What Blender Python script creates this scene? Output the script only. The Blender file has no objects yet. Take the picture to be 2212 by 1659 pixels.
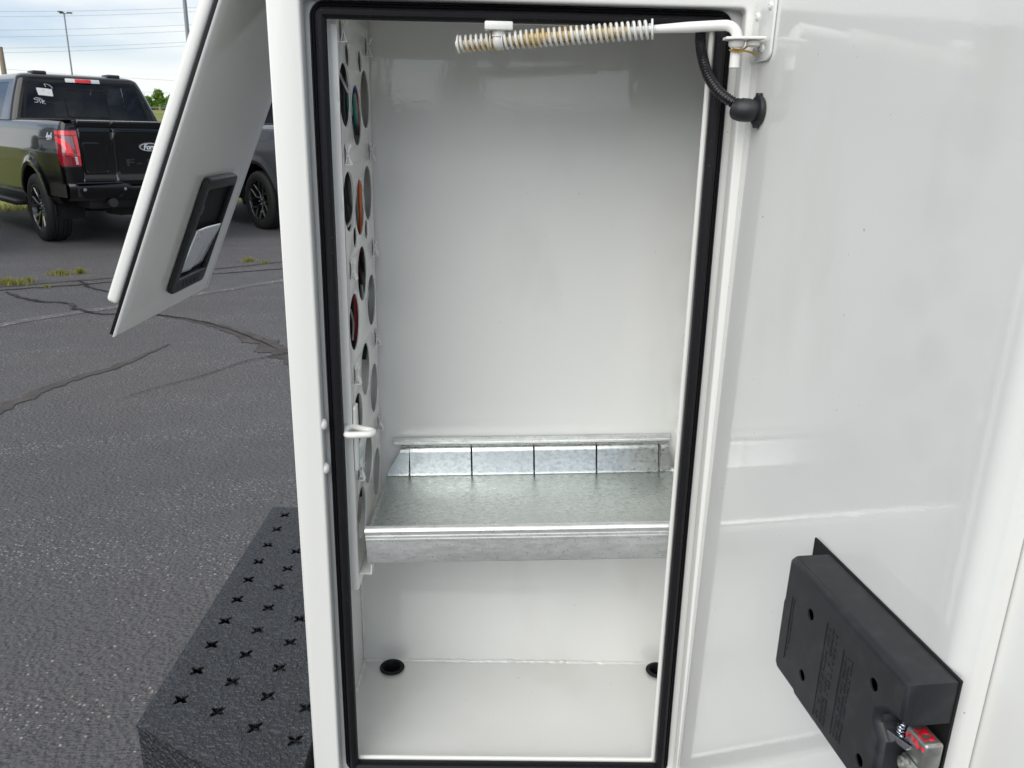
import bpy, bmesh, math, random
import numpy as np
from mathutils import Vector, Matrix
from mathutils import noise as mnoise
R = math.radians
random.seed(7)
scene = bpy.context.scene
col = scene.collection

# ------------------------------------------------------------------ camera
FPX, CX, CY = 1726.0, 1106.0, 829.5           # focal length and centre, photo scaled to 2212 px wide
PITCH = math.atan(547 / 1726); ROLL = math.atan(132 / 5450); YAW = R(1.1); CAMH = 1.45
fw = Vector((math.sin(YAW) * math.cos(PITCH), math.cos(YAW) * math.cos(PITCH), -math.sin(PITCH)))
rt0 = Vector((math.cos(YAW), -math.sin(YAW), 0)); up0 = rt0.cross(fw)
rt = math.cos(ROLL) * rt0 + math.sin(ROLL) * up0
up = -math.sin(ROLL) * rt0 + math.cos(ROLL) * up0
CAM = Vector((0, 0, CAMH))
cd = bpy.data.cameras.new('camera'); cam = bpy.data.objects.new('camera', cd); col.objects.link(cam)
cam.matrix_world = Matrix(((rt.x, up.x, -fw.x, CAM.x), (rt.y, up.y, -fw.y, CAM.y), (rt.z, up.z, -fw.z, CAM.z), (0, 0, 0, 1)))
cd.sensor_width = 36; cd.lens = 36 * FPX / 2212; cd.clip_start = 0.02; cd.clip_end = 3000
cd.dof.use_dof = True; cd.dof.focus_distance = 1.15; cd.dof.aperture_fstop = 26
scene.camera = cam
def ray(x, y): return (fw * FPX + rt * (x - CX) + up * (CY - y)).normalized()
def onY(x, y, Y): d = ray(x, y); return CAM + d * (Y / d.y)
def onZ(x, y, Z): d = ray(x, y); return CAM + d * ((Z - CAMH) / d.z)
def onX(x, y, X): d = ray(x, y); return CAM + d * (X / d.x)

# ------------------------------------------------------------------ world, sun, exposure
SUN_EL, SUN_AZ = R(37), R(213)        # azimuth measured clockwise from +Y
w = bpy.data.worlds.new('World'); scene.world = w; w.use_nodes = True
nt = w.node_tree; nt.nodes.clear()
N = nt.nodes.new; L = nt.links.new
sky = N('ShaderNodeTexSky'); sky.sky_type = 'NISHITA'; sky.sun_disc = False
sky.sun_elevation = SUN_EL; sky.sun_rotation = SUN_AZ; sky.air_density = 1.0; sky.dust_density = 0.2; sky.ozone_density = 3.0
tc = N('ShaderNodeTexCoord'); mp = N('ShaderNodeMapping'); mp.inputs['Scale'].default_value = (1.5, 1.5, 6.5)
mp.inputs['Location'].default_value = (1.6, 0.1, 0.78)
nz = N('ShaderNodeTexNoise'); nz.inputs['Scale'].default_value = 1.6; nz.inputs['Detail'].default_value = 7; nz.inputs['Roughness'].default_value = 0.5
L(tc.outputs['Generated'], mp.inputs['Vector']); L(mp.outputs['Vector'], nz.inputs['Vector'])
rmp = N('ShaderNodeValToRGB'); rmp.color_ramp.elements[0].position = 0.38; rmp.color_ramp.elements[1].position = 0.60
rmp.color_ramp.elements[0].color = (0.0, 0.0, 0.0, 1); rmp.color_ramp.elements[1].color = (1, 1, 1, 1)
L(nz.outputs['Fac'], rmp.inputs['Fac'])
sx = N('ShaderNodeSeparateXYZ'); L(tc.outputs['Generated'], sx.inputs['Vector'])
hz = N('ShaderNodeMapRange'); hz.inputs['From Min'].default_value = 0.085; hz.inputs['From Max'].default_value = 0.045; hz.interpolation_type = 'SMOOTHSTEP'; L(sx.outputs['Z'], hz.inputs['Value'])   # cloud bank all round the horizon
mxf = N('ShaderNodeMath'); mxf.operation = 'MAXIMUM'; L(rmp.outputs['Color'], mxf.inputs[0]); L(hz.outputs['Result'], mxf.inputs[1])
mx = N('ShaderNodeMixRGB'); mx.inputs['Color2'].default_value = (5.0, 5.2, 5.15, 1)
tint = N('ShaderNodeMixRGB'); tint.blend_type = 'MULTIPLY'; tint.inputs['Fac'].default_value = 1; tint.inputs['Color2'].default_value = (0.63, 0.60, 0.67, 1)   # thin veil over the clear patches
L(sky.outputs['Color'], tint.inputs['Color1']); L(mxf.outputs[0], mx.inputs['Fac']); L(tint.outputs['Color'], mx.inputs['Color1'])
bg = N('ShaderNodeBackground'); bg.inputs['Strength'].default_value = 0.1
L(mx.outputs['Color'], bg.inputs['Color']); wo = N('ShaderNodeOutputWorld'); L(bg.outputs['Background'], wo.inputs['Surface'])
sd = bpy.data.lights.new('sun', 'SUN'); sd.energy = 1.35; sd.angle = R(62); sd.color = (1, 0.96, 0.89)
so = bpy.data.objects.new('sun', sd); col.objects.link(so)
sdir = Vector((math.sin(SUN_AZ) * math.cos(SUN_EL), math.cos(SUN_AZ) * math.cos(SUN_EL), math.sin(SUN_EL)))
so.rotation_euler = sdir.to_track_quat('Z', 'Y').to_euler(); so.location = sdir * 40
vs = scene.view_settings; vs.view_transform = 'Standard'; vs.look = 'None'; vs.gamma = 1; vs.exposure = 0.98; vs.use_curve_mapping = False
scene.render.engine = 'CYCLES'

# ------------------------------------------------------------------ materials
MAT = {}
def mat(name, base, rough=0.5, metal=0.0, coat=0.0, spec=0.5, noise=None, bump=None, rough_noise=None, alpha=None, trans=0.0):
    """noise: (scale, detail, colour2, lo, hi, stretch) ; bump: (scale, strength, distance, detail)"""
    m = bpy.data.materials.new(name); m.use_nodes = True
    t = m.node_tree; b = t.nodes['Principled BSDF']; b.inputs['Coat IOR'].default_value = 1.62
    b.inputs['Base Color'].default_value = (*base, 1); b.inputs['Roughness'].default_value = rough
    b.inputs['Metallic'].default_value = metal; b.inputs['Coat Weight'].default_value = coat; b.inputs['Coat Roughness'].default_value = 0.04
    b.inputs['Specular IOR Level'].default_value = spec
    if trans: b.inputs['Transmission Weight'].default_value = trans
    tcn = t.nodes.new('ShaderNodeTexCoord')
    def nse(scale, detail, stretch=(1, 1, 1)):
        mpn = t.nodes.new('ShaderNodeMapping'); mpn.inputs['Scale'].default_value = stretch
        t.links.new(tcn.outputs['Object'], mpn.inputs['Vector'])
        n = t.nodes.new('ShaderNodeTexNoise'); n.inputs['Scale'].default_value = scale; n.inputs['Detail'].default_value = detail
        t.links.new(mpn.outputs['Vector'], n.inputs['Vector']); return n
    last = None
    for ns in (noise if isinstance(noise, list) else ([noise] if noise else [])):
        sc, de, c2, lo, hi = ns[:5]; st = ns[5] if len(ns) > 5 else (1, 1, 1)
        n = nse(sc, de, st)
        r = t.nodes.new('ShaderNodeMapRange'); r.inputs['From Min'].default_value = lo; r.inputs['From Max'].default_value = hi
        t.links.new(n.outputs['Fac'], r.inputs['Value'])
        mixn = t.nodes.new('ShaderNodeMixRGB'); mixn.inputs['Color2'].default_value = (*c2, 1)
        if last is None: mixn.inputs['Color1'].default_value = (*base, 1)
        else: t.links.new(last, mixn.inputs['Color1'])
        t.links.new(r.outputs['Result'], mixn.inputs['Fac']); last = mixn.outputs['Color']
    if last is not None: t.links.new(last, b.inputs['Base Color'])
    if rough_noise:
        sc, lo, hi = rough_noise[:3]; st = rough_noise[3] if len(rough_noise) > 3 else (1, 1, 1)
        n = nse(sc, 5, st); r = t.nodes.new('ShaderNodeMapRange')
        r.inputs['From Min'].default_value = .3; r.inputs['From Max'].default_value = .7
        r.inputs['To Min'].default_value = lo; r.inputs['To Max'].default_value = hi
        t.links.new(n.outputs['Fac'], r.inputs['Value']); t.links.new(r.outputs['Result'], b.inputs['Roughness'])
    if bump:
        sc, stg, dist, de = bump[:4]; st = bump[4] if len(bump) > 4 else (1, 1, 1)
        n = nse(sc, de, st); bn = t.nodes.new('ShaderNodeBump'); bn.inputs['Strength'].default_value = stg; bn.inputs['Distance'].default_value = dist
        t.links.new(n.outputs['Fac'], bn.inputs['Height']); t.links.new(bn.outputs['Normal'], b.inputs['Normal'])
        if coat: t.links.new(bn.outputs['Normal'], b.inputs['Coat Normal'])
    MAT[name] = m; return m

mat('paint', (0.785, 0.79, 0.765), 0.32, coat=1.0, bump=(170, 0.10, 0.0006, 2), noise=[(3, 3, (0.755, 0.76, 0.735), .45, .75), (150, 1, (0.34, 0.33, 0.30), .808, .818), (7, 8, (0.735, 0.735, 0.705), .56, .70, (1, 1, .5))])
mat('paint_post', (0.80, 0.80, 0.765), 0.42, coat=0.15, bump=(170, 0.05, 0.0005, 2))
mat('rubber', (0.007, 0.007, 0.009), 0.55, spec=.25, bump=(500, 0.12, 0.0005, 2), noise=(420, 1, (0.09, 0.09, 0.1), .74, .78))
mat('black_plastic', (0.018, 0.019, 0.022), 0.45, bump=(900, 0.10, 0.0004, 2), noise=(60, 4, (0.032, 0.033, 0.037), .5, .75))
mat('black_gloss', (0.012, 0.012, 0.014), 0.22, bump=(300, 0.05, 0.0005, 2))
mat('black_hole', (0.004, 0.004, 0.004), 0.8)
mat('zinc', (0.60, 0.635, 0.615), 0.3, metal=1.0, noise=[(120, 4, (0.47, 0.50, 0.485), .48, .62, (1, 1.6, 1.6)), (420, 2, (0.36, 0.38, 0.37), .62, .70, (1, 2, 2)), (9, 3, (0.52, 0.55, 0.54), .45, .65)],
    rough_noise=(140, 0.24, 0.40, (1, 1.6, 1.6)), bump=(110, 0.05, 0.0006, 3))
mat('zinc_rough', (0.78, 0.795, 0.78), 0.4, metal=.72, noise=[(45, 6, (0.67, 0.685, 0.67), .45, .66, (.6, 2.5, 2.5)), (340, 2, (0.50, 0.51, 0.50), .62, .70), (150, 3, (0.88, 0.89, 0.89), .69, .72, (1, 1, .7))],
    rough_noise=(90, 0.36, 0.54, (.8, 2, 2)), bump=(90, 0.06, 0.0005, 4, (.6, 3, 3)))
mat('chrome', (0.80, 0.84, 0.90), 0.2, metal=1.0, rough_noise=(60, .1, .25))
mat('paddle_metal', (0.84, 0.88, 0.93), 0.34, metal=.75, rough_noise=(40, .26, .42))
mat('cast_metal', (0.42, 0.43, 0.40), 0.38, metal=0.85, noise=(80, 4, (0.28, 0.28, 0.25), .5, .7))
mat('red_paint', (0.55, 0.015, 0.03), 0.35, coat=.3)
mat('spring', (0.72, 0.72, 0.68), 0.38, coat=.2, noise=(38, 4, (0.62, 0.48, 0.24), .47, .66))
mat('grease', (0.62, 0.47, 0.22), 0.45, noise=(60, 4, (0.72, 0.68, 0.55), .5, .65))
mat('brass', (0.55, 0.36, 0.10), 0.35, metal=.9)
mat('liner', (0.020, 0.0215, 0.026), 0.42, bump=(135, 1.0, 0.012, 1.5), noise=(135, 1.5, (0.036, 0.040, 0.047), .47, .64))  # paler noise tone paints highlights onto the raised grain
mat('car_black', (0.002, 0.002, 0.0024), 0.3, coat=1.0, spec=.1); MAT['car_black'].node_tree.nodes['Principled BSDF'].inputs['Coat IOR'].default_value = 1.45
mat('car_grey', (0.13, 0.14, 0.155), 0.25, metal=.5, coat=1.0)
mat('trim_black', (0.012, 0.012, 0.013), 0.5)
mat('trim_satin', (0.02, 0.02, 0.021), 0.35)
mat('tyre', (0.016, 0.016, 0.016), 0.75, bump=(90, .3, .002, 2))
mat('rim_black', (0.02, 0.02, 0.022), 0.22, coat=1.0)
mat('tail_dark', (0.20, 0.004, 0.012), 0.12, coat=1)
mat('tail_red', (0.75, 0.012, 0.018), 0.2, coat=1)
mat('tail_clear', (0.26, 0.13, 0.14), 0.2, coat=1)
mat('white_lens', (0.75, 0.74, 0.74), 0.2, coat=1)
mat('sticker', (0.78, 0.78, 0.76), 0.6, noise=(40, 2, (0.45, 0.45, 0.45), .60, .64))
mat('badge_white', (0.78, 0.8, 0.82), 0.25)
mat('seat', (0.02, 0.02, 0.021), 0.8)
mat('galv_pole', (0.25, 0.27, 0.29), 0.5, metal=.4)
mat('wood', (0.30, 0.25, 0.19), 0.85, bump=(40, .4, .01, 4, (6, 6, 1)), noise=(14, 4, (0.20, 0.165, 0.13), .4, .7, (6, 6, 1)))
mat('wire_black', (0.01, 0.01, 0.011), 0.4); mat('wire_white', (0.7, 0.7, 0.68), 0.45); mat('wire_red', (0.5, 0.015, 0.03), 0.4)
mat('wire_orange', (0.75, 0.14, 0.02), 0.4); mat('wire_green', (0.01, 0.09, 0.07), 0.4); mat('wire_teal', (0.10, 0.30, 0.28), 0.4); mat('wire_blue', (0.03, 0.13, 0.38), 0.4); mat('wire_grey', (0.3, 0.31, 0.31), 0.5)
mat('cable', (0.20, 0.22, 0.24), 0.6)
mat('bark', (0.07, 0.055, 0.04), 0.9)
mat('rail_metal', (0.42, 0.44, 0.44), 0.45, metal=.5)
mat('concrete', (0.36, 0.35, 0.32), 0.85, noise=(1.5, 4, (0.28, 0.27, 0.25), .4, .7))
mat('brick_wall', (0.24, 0.19, 0.16), 0.85, noise=(4, 5, (0.17, 0.13, 0.11), .4, .7))
mat('dark_glass', (0.02, 0.024, 0.028), 0.05, coat=1)
mat('tar', (0.055, 0.047, 0.042), 0.7, noise=[(6, 5, (0.092, 0.078, 0.070), .42, .66), (160, 3, (0.16, 0.14, 0.125), .66, .74)], bump=(60, .4, .006, 4))
mat('crack', (0.010, 0.009, 0.009), 0.9, noise=(5, 4, (0.05, 0.042, 0.038), .5, .62))
mat('old_paint', (0.125, 0.12, 0.122), 0.8, noise=[(28, 6, (0.40, 0.37, 0.33), .54, .66), (4, 4, (0.115, 0.11, 0.114), .42, .58)], bump=(90, .6, .006, 4))

def glass_mat(name, tint, mixv):
    m = bpy.data.materials.new(name); m.use_nodes = True; t = m.node_tree; t.nodes.clear()
    tr = t.nodes.new('ShaderNodeBsdfTransparent'); tr.inputs['Color'].default_value = (*tint, 1)
    gl = t.nodes.new('ShaderNodeBsdfGlossy'); gl.inputs['Roughness'].default_value = 0.02; gl.inputs['Color'].default_value = (.9, .92, .95, 1)
    fr = t.nodes.new('ShaderNodeFresnel'); fr.inputs['IOR'].default_value = mixv
    mxs = t.nodes.new('ShaderNodeMixShader'); o = t.nodes.new('ShaderNodeOutputMaterial')
    t.links.new(fr.outputs['Fac'], mxs.inputs['Fac']); t.links.new(tr.outputs['BSDF'], mxs.inputs[1]); t.links.new(gl.outputs['BSDF'], mxs.inputs[2])
    t.links.new(mxs.outputs['Shader'], o.inputs['Surface']); MAT[name] = m
glass_mat('tint_glass', (0.30, 0.34, 0.32), 1.5)
glass_mat('clear_glass', (0.72, 0.80, 0.76), 1.5)

def leaf_mat(name, c1, c2):
    m = mat(name, c1, 0.6, noise=(0.6, 3, c2, .35, .65)); b = m.node_tree.nodes['Principled BSDF']
    b.inputs['Subsurface Weight'].default_value = 0.0
    t = m.node_tree; tl = t.nodes.new('ShaderNodeBsdfTranslucent'); tl.inputs['Color'].default_value = (c2[0] * 1.6, c2[1] * 1.6, c2[2], 1)
    ms = t.nodes.new('ShaderNodeMixShader'); ms.inputs['Fac'].default_value = .35
    t.links.new(b.outputs['BSDF'], ms.inputs[1]); t.links.new(tl.outputs['BSDF'], ms.inputs[2]); t.links.new(ms.outputs['Shader'], t.nodes['Material Output'].inputs['Surface'])
leaf_mat('leaf', (0.085, 0.19, 0.022), (0.17, 0.29, 0.04))
leaf_mat('weed', (0.14, 0.20, 0.04), (0.32, 0.27, 0.08))

def asphalt_mat():
    m = bpy.data.materials.new('asphalt'); m.use_nodes = True; t = m.node_tree; b = t.nodes['Principled BSDF']
    nn = t.nodes.new; lk = t.links.new
    c = nn('ShaderNodeTexCoord')
    def noi(sc, de, rot=0, st=(1, 1, 1), ro=.5):
        mpp = nn('ShaderNodeMapping'); mpp.inputs['Rotation'].default_value = (0, 0, rot); mpp.inputs['Scale'].default_value = st
        m2 = nn('ShaderNodeMapping'); m2.inputs['Rotation'].default_value = (0, 0, rot)
        lk(c.outputs['Object'], m2.inputs['Vector']); mpp.inputs['Rotation'].default_value = (0, 0, 0); lk(m2.outputs['Vector'], mpp.inputs['Vector'])
        n = nn('ShaderNodeTexNoise'); n.inputs['Scale'].default_value = sc; n.inputs['Detail'].default_value = de; n.inputs['Roughness'].default_value = ro
        lk(mpp.outputs['Vector'], n.inputs['Vector']); return n.outputs['Fac']
    def rng(v, a, b_, c0=0, c1=1):
        r = nn('ShaderNodeMapRange'); r.inputs['From Min'].default_value = a; r.inputs['From Max'].default_value = b_
        r.inputs['To Min'].default_value = c0; r.inputs['To Max'].default_value = c1; lk(v, r.inputs['Value']); return r.outputs['Result']
    def mixc(f, a, b_):
        x = nn('ShaderNodeMixRGB'); lk(f, x.inputs['Fac'])
        if isinstance(a, tuple): x.inputs['Color1'].default_value = (*a, 1)
        else: lk(a, x.inputs['Color1'])
        x.inputs['Color2'].default_value = (*b_, 1); return x.outputs['Color']
    def mul(a, b_):
        x = nn('ShaderNodeMath'); x.operation = 'MULTIPLY'; lk(a, x.inputs[0]); lk(b_, x.inputs[1]); return x.outputs[0]
    big = noi(.55, 6); mid = noi(5, 6)
    cc = mixc(rng(mid, .35, .7), (0.132, 0.128, 0.133), (0.160, 0.155, 0.160))
    cc = mixc(rng(big, .44, .66, 0, .8), cc, (0.150, 0.138, 0.128))
    fine = noi(112, 3, R(-8), (.62, 1.45, 1), .62); cc = mixc(rng(fine, .47, .32, 0, .9), cc, (0.026, 0.025, 0.027)); cc = mixc(rng(fine, .54, .68, 0, .7), cc, (0.205, 0.20, 0.205))  # crevice shade and lighter tops painted into the colour, following the bump
    # exposed light aggregate, gathered in worn streaks along the parking rows
    streak = rng(noi(1.0, 5, R(-14), (.35, 2.4, 1)), .46, .62)
    v = nn('ShaderNodeTexVoronoi'); v.inputs['Scale'].default_value = 85; lk(c.outputs['Object'], v.inputs['Vector'])
    sel = nn('ShaderNodeSeparateColor'); lk(v.outputs['Color'], sel.inputs['Color'])
    dot = rng(v.outputs['Distance'], .38, .22)
    dk = rng(noi(.35, 5, R(20)), .42, .62, 0, .45); cc = mixc(dk, cc, (0.098, 0.095, 0.101))
    few = rng(sel.outputs[0], .965, .970); many = mul(rng(sel.outputs[0], .62, .66), streak)
    mxm = nn('ShaderNodeMath'); mxm.operation = 'MAXIMUM'; lk(few, mxm.inputs[0]); lk(many, mxm.inputs[1])
    cc = mixc(mul(dot, mxm.outputs[0]), cc, (0.48, 0.44, 0.39))
    lk(cc, b.inputs['Base Color']); b.inputs['Roughness'].default_value = .62; b.inputs['Specular IOR Level'].default_value = .4
    v2 = nn('ShaderNodeTexVoronoi'); v2.inputs['Scale'].default_value = 70; v2.feature = 'SMOOTH_F1'; lk(c.outputs['Object'], v2.inputs['Vector'])
    ad = nn('ShaderNodeMath'); ad.operation = 'ADD'; lk(fine, ad.inputs[0]); lk(v2.outputs['Distance'], ad.inputs[1])
    bn = nn('ShaderNodeBump'); bn.inputs['Strength'].default_value = 1.0; bn.inputs['Distance'].default_value = .016
    lk(ad.outputs[0], bn.inputs['Height']); lk(bn.outputs['Normal'], b.inputs['Normal']); MAT['asphalt'] = m
asphalt_mat()
mat('meadow', (0.19, 0.22, 0.045), 0.9, noise=[(.15, 6, (0.30, 0.27, 0.075), .4, .65), (1.2, 4, (0.12, 0.17, 0.03), .5, .7)], bump=(12, .8, .1, 4))

# ------------------------------------------------------------------ helpers
WORLD = set()      # empties whose parts are written in world coordinates
def link(name, me, m, parent=None, smooth=None):
    o = bpy.data.objects.new(name, me); col.objects.link(o)
    if m is not None and not me.materials: me.materials.append(MAT[m] if isinstance(m, str) else m)
    if smooth is not None: shade(me, smooth)
    if parent is not None:
        o.parent = parent
        if parent.name in WORLD: o.matrix_parent_inverse = Matrix.Translation(-parent.location)
    return o
def shade(me, ang):
    for p in me.polygons: p.use_smooth = True
    me.update()
    me.set_sharp_from_angle(angle=R(ang))
def mesh(verts, faces):
    me = bpy.data.meshes.new('m'); me.from_pydata([tuple(v) for v in verts], [], faces); me.update(); return me
def bm_mesh(bm):
    me = bpy.data.meshes.new('m'); bmesh.ops.recalc_face_normals(bm, faces=bm.faces); bm.to_mesh(me); bm.free(); return me
def tag(o, label=None, cat=None, group=None, kind=None):
    if label: o['label'] = label
    if cat: o['category'] = cat
    if group: o['group'] = group
    if kind: o['kind'] = kind
    return o
def empty(name, loc=(0, 0, 0), rz=0):
    o = bpy.data.objects.new(name, None); col.objects.link(o); o.location = loc; o.rotation_euler = (0, 0, rz); o.empty_display_size = .1; return o
def box_bm(lo, hi, bev=0.0, seg=2, bm=None):
    b = bmesh.new()
    bmesh.ops.create_cube(b, size=1)
    for v in b.verts: v.co = Vector([lo[i] + (v.co[i] + .5) * (hi[i] - lo[i]) for i in range(3)])
    if bev: bmesh.ops.bevel(b, geom=b.edges[:], offset=bev, segments=seg, profile=.5, affect='EDGES')
    if bm is not None:
        me = bpy.data.meshes.new('t'); b.to_mesh(me); b.free(); bm.from_mesh(me); bpy.data.meshes.remove(me); return bm
    return b
def box(name, lo, hi, m, parent=None, bev=0.0, seg=2, xf=None, sm=40):
    b = box_bm(lo, hi, bev, seg)
    if xf:
        for v in b.verts: v.co = Vector(xf(*v.co))
    return link(name, bm_mesh(b), m, parent, sm if bev else None)
def tube_geo(pts, rad, n=12, caps=True, closed=False):
    pts = [Vector(p) for p in pts]; k = len(pts)
    rads = rad if isinstance(rad, (list, tuple)) else [rad] * k
    vs_, fs = [], []; prev = None
    for i, p in enumerate(pts):
        a = pts[(i - 1) % k] if (i or closed) else p; b = pts[(i + 1) % k] if (i < k - 1 or closed) else p
        t = (b - a).normalized()
        if prev is None:
            prev = t.orthogonal().normalized()
        prev = (prev - t * prev.dot(t)).normalized(); q = t.cross(prev)
        for j in range(n):
            an = 2 * math.pi * j / n; vs_.append(p + (prev * math.cos(an) + q * math.sin(an)) * rads[i])
    for i in range(k - (0 if closed else 1)):
        for j in range(n):
            i2 = (i + 1) % k; fs.append((i * n + j, i * n + (j + 1) % n, i2 * n + (j + 1) % n, i2 * n + j))
    if caps and not closed:
        fs.append(tuple(range(n - 1, -1, -1))); fs.append(tuple(range((k - 1) * n, k * n)))
    return vs_, fs
def tube(name, pts, rad, m, parent=None, n=12, closed=False, sm=50):
    v, f = tube_geo(pts, rad, n, True, closed); return link(name, mesh(v, f), m, parent, sm)
def lathe(name, prof, origin, axis, m, parent=None, n=32, sm=40, caps=True):
    """prof: list of (radius, height along axis)"""
    ax = Vector(axis).normalized(); a = ax.orthogonal().normalized(); b = ax.cross(a); o = Vector(origin); vs_, fs = [], []
    for r, h in prof:
        for j in range(n):
            an = 2 * math.pi * j / n; vs_.append(o + ax * h + (a * math.cos(an) + b * math.sin(an)) * r)
    for i in range(len(prof) - 1):
        for j in range(n): fs.append((i * n + j, i * n + (j + 1) % n, (i + 1) * n + (j + 1) % n, (i + 1) * n + j))
    if caps and prof[0][0] > 1e-6: fs.append(tuple(range(n - 1, -1, -1)))
    if caps and prof[-1][0] > 1e-6: fs.append(tuple(range((len(prof) - 1) * n, len(prof) * n)))
    me = mesh(vs_, fs); b2 = bmesh.new(); b2.from_mesh(me); bmesh.ops.remove_doubles(b2, verts=b2.verts, dist=1e-6)
    return link(name, bm_mesh(b2), m, parent, sm)
def curve_mesh(cu):
    o = bpy.data.objects.new('tmpc', cu); me = bpy.data.meshes.new_from_object(o); bpy.data.objects.remove(o); return me
def plate(name, outer, holes, thick, m, xf, parent=None, bev=0.0, sm=30, fill='BOTH'):
    """flat sheet with real holes; xf maps (u,v,w) to space, w from -thick/2 to thick/2"""
    cu = bpy.data.curves.new('p', 'CURVE'); cu.dimensions = '2D'; cu.fill_mode = fill; cu.extrude = max(thick / 2 - bev, 0); cu.bevel_depth = bev; cu.bevel_resolution = 2; cu.offset = -bev
    for loop in [outer] + holes:
        s = cu.splines.new('POLY'); s.points.add(len(loop) - 1); s.use_cyclic_u = True
        for p, q in zip(s.points, loop): p.co = (q[0], q[1], 0, 1)
    me = curve_mesh(cu); bpy.data.curves.remove(cu)
    for v in me.vertices: v.co = Vector(xf(*v.co))
    b2 = bmesh.new(); b2.from_mesh(me); bmesh.ops.remove_doubles(b2, verts=b2.verts, dist=1e-6)
    return link(name, bm_mesh(b2), m, parent, sm)
def rrect(x0, y0, x1, y1, r, n=6):
    out = []
    for cx, cy, a0 in ((x1 - r, y1 - r, 0), (x0 + r, y1 - r, 90), (x0 + r, y0 + r, 180), (x1 - r, y0 + r, 270)):
        for i in range(n + 1):
            a = R(a0 + 90 * i / n); out.append((cx + r * math.cos(a), cy + r * math.sin(a)))
    return out
def circ(cx, cy, r, n=36, ry=None): return [(cx + r * math.cos(2 * math.pi * i / n), cy + (ry or r) * math.sin(2 * math.pi * i / n)) for i in range(n)]
def text_mesh(s, size, extrude, shear=0.0, bold=0.0, space=1.0):
    cu = bpy.data.curves.new('t', 'FONT'); cu.body = s; cu.size = size; cu.extrude = extrude; cu.shear = shear; cu.offset = bold
    cu.align_x = 'CENTER'; cu.align_y = 'CENTER'; cu.space_character = space; cu.resolution_u = 4
    me = curve_mesh(cu); bpy.data.curves.remove(cu); return me
def text(name, s, size, extrude, m, xf, parent, **k):
    me = text_mesh(s, size, extrude, **k)
    for v in me.vertices: v.co = Vector(xf(*v.co))
    return link(name, me, m, parent)
def catmull(pts, n=8):
    pts = [Vector(p) for p in pts]; P = [pts[0] * 2 - pts[1]] + pts + [pts[-1] * 2 - pts[-2]]; out = []
    for i in range(1, len(P) - 2):
        for k in range(n):
            t = k / n; a, b, c, d = P[i - 1:i + 3]
            out.append(.5 * ((2 * b) + (c - a) * t + (2 * a - 5 * b + 4 * c - d) * t * t + (3 * b - a - 3 * c + d) * t ** 3))
    out.append(pts[-1]); return out
def sstep(a, b, x):
    t = min(max((x - a) / (b - a), 0), 1); return t * t * (3 - 2 * t)
def lerp_table(tab, x):
    if x <= tab[0][0]: return tab[0][1]
    for (a, b), (c, d) in zip(tab, tab[1:]):
        if x <= c: return b + (d - b) * (x - a) / (c - a)
    return tab[-1][1]

# ================================================================== GROUND
HD = Vector((-math.sin(R(44)), math.cos(R(44)), 0))       # heading of the parked pickups
RT = Vector((HD.y, -HD.x, 0))
LOT0 = Vector((-8.04, 13.17, 0))                          # a point on the far kerbless edge of the lot
def lot_d(p): return (Vector((p[0], p[1], 0)) - LOT0).dot(HD)
def terrain_z(x, y):
    d = lot_d((x, y)); z = -0.012
    z += 3.55 * sstep(55, 148, d) - 1.2 * sstep(165, 240, d)
    return z
# terrain sheet, coarse far away and finer near the bank
vs_, fs = [], []
us = [-900, -400, -260] + list(range(-180, 181, 9)) + [260, 400, 900]
ds = [-900, -400, -150, -60, -20, -2] + list(range(0, 240, 6)) + [260, 300, 400, 900]
for d in ds:
    for u in us:
        p = LOT0 + HD * d + RT * u
        vs_.append((p.x, p.y, terrain_z(p.x, p.y) + (0.16 * mnoise.noise(Vector((p.x * .12, p.y * .12, 0))) if d > 16 else 0)))
n = len(us)
for i in range(len(ds) - 1):
    for j in range(n - 1): fs.append((i * n + j, i * n + j + 1, (i + 1) * n + j + 1, (i + 1) * n + j))
tag(link('ground', mesh(vs_, fs), 'meadow', None, 60), kind='structure')
# parking lot sheet with a slightly ragged grass edge
edge = []
for k in range(0, 801):
    u = -200 + k * .5; p = LOT0 + RT * u + HD * (.10 * mnoise.noise(Vector((u * .9, 3, 0))) + .05 * mnoise.noise(Vector((u * 4, 9, 0)))); edge.append((p.x, p.y, 0))
a = LOT0 + RT * 200 - HD * 160; b = LOT0 - RT * 200 - HD * 160
vv = edge + [(a.x, a.y, 0), (b.x, b.y, 0)]
lot = link('parking_lot', mesh(vv, [tuple(range(len(vv)))[::-1]]), 'asphalt'); tag(lot, kind='structure')
def ribbon(name, pix, wid, z, m, jit=.25, seed=0, sub=10):
    rnd = random.Random(seed); P = catmull([onZ(x, y, 0) for x, y in pix], sub); vsr, fr = [], []
    for i, p in enumerate(P):
        a = P[max(i - 1, 0)]; b = P[min(i + 1, len(P) - 1)]; t = (b - a).normalized(); nrm = Vector((-t.y, t.x, 0))
        k = i / (len(P) - 1) * (len(wid) - 1); k0 = min(int(k), len(wid) - 2); ww = wid[k0] + (wid[k0 + 1] - wid[k0]) * (k - k0)
        nz_ = lambda k_: mnoise.noise(p * 9 + Vector((seed * 3.1, k_, 0))) + .6 * mnoise.noise(p * 31 + Vector((seed, k_, 4)))
        q = p + nrm * nz_(1) * ww * jit * 1.6
        vsr.append(q + nrm * ww * .5 * (1 + 1.3 * jit * nz_(5))); vsr.append(q - nrm * ww * .5 * (1 + 1.3 * jit * nz_(9)))
    for v in vsr: v.z = z
    for i in range(len(P) - 1): fr.append((2 * i, 2 * i + 1, 2 * i + 3, 2 * i + 2))
    o = link(name, mesh(vsr, fr), m); tag(o, kind='structure'); return o
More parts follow.
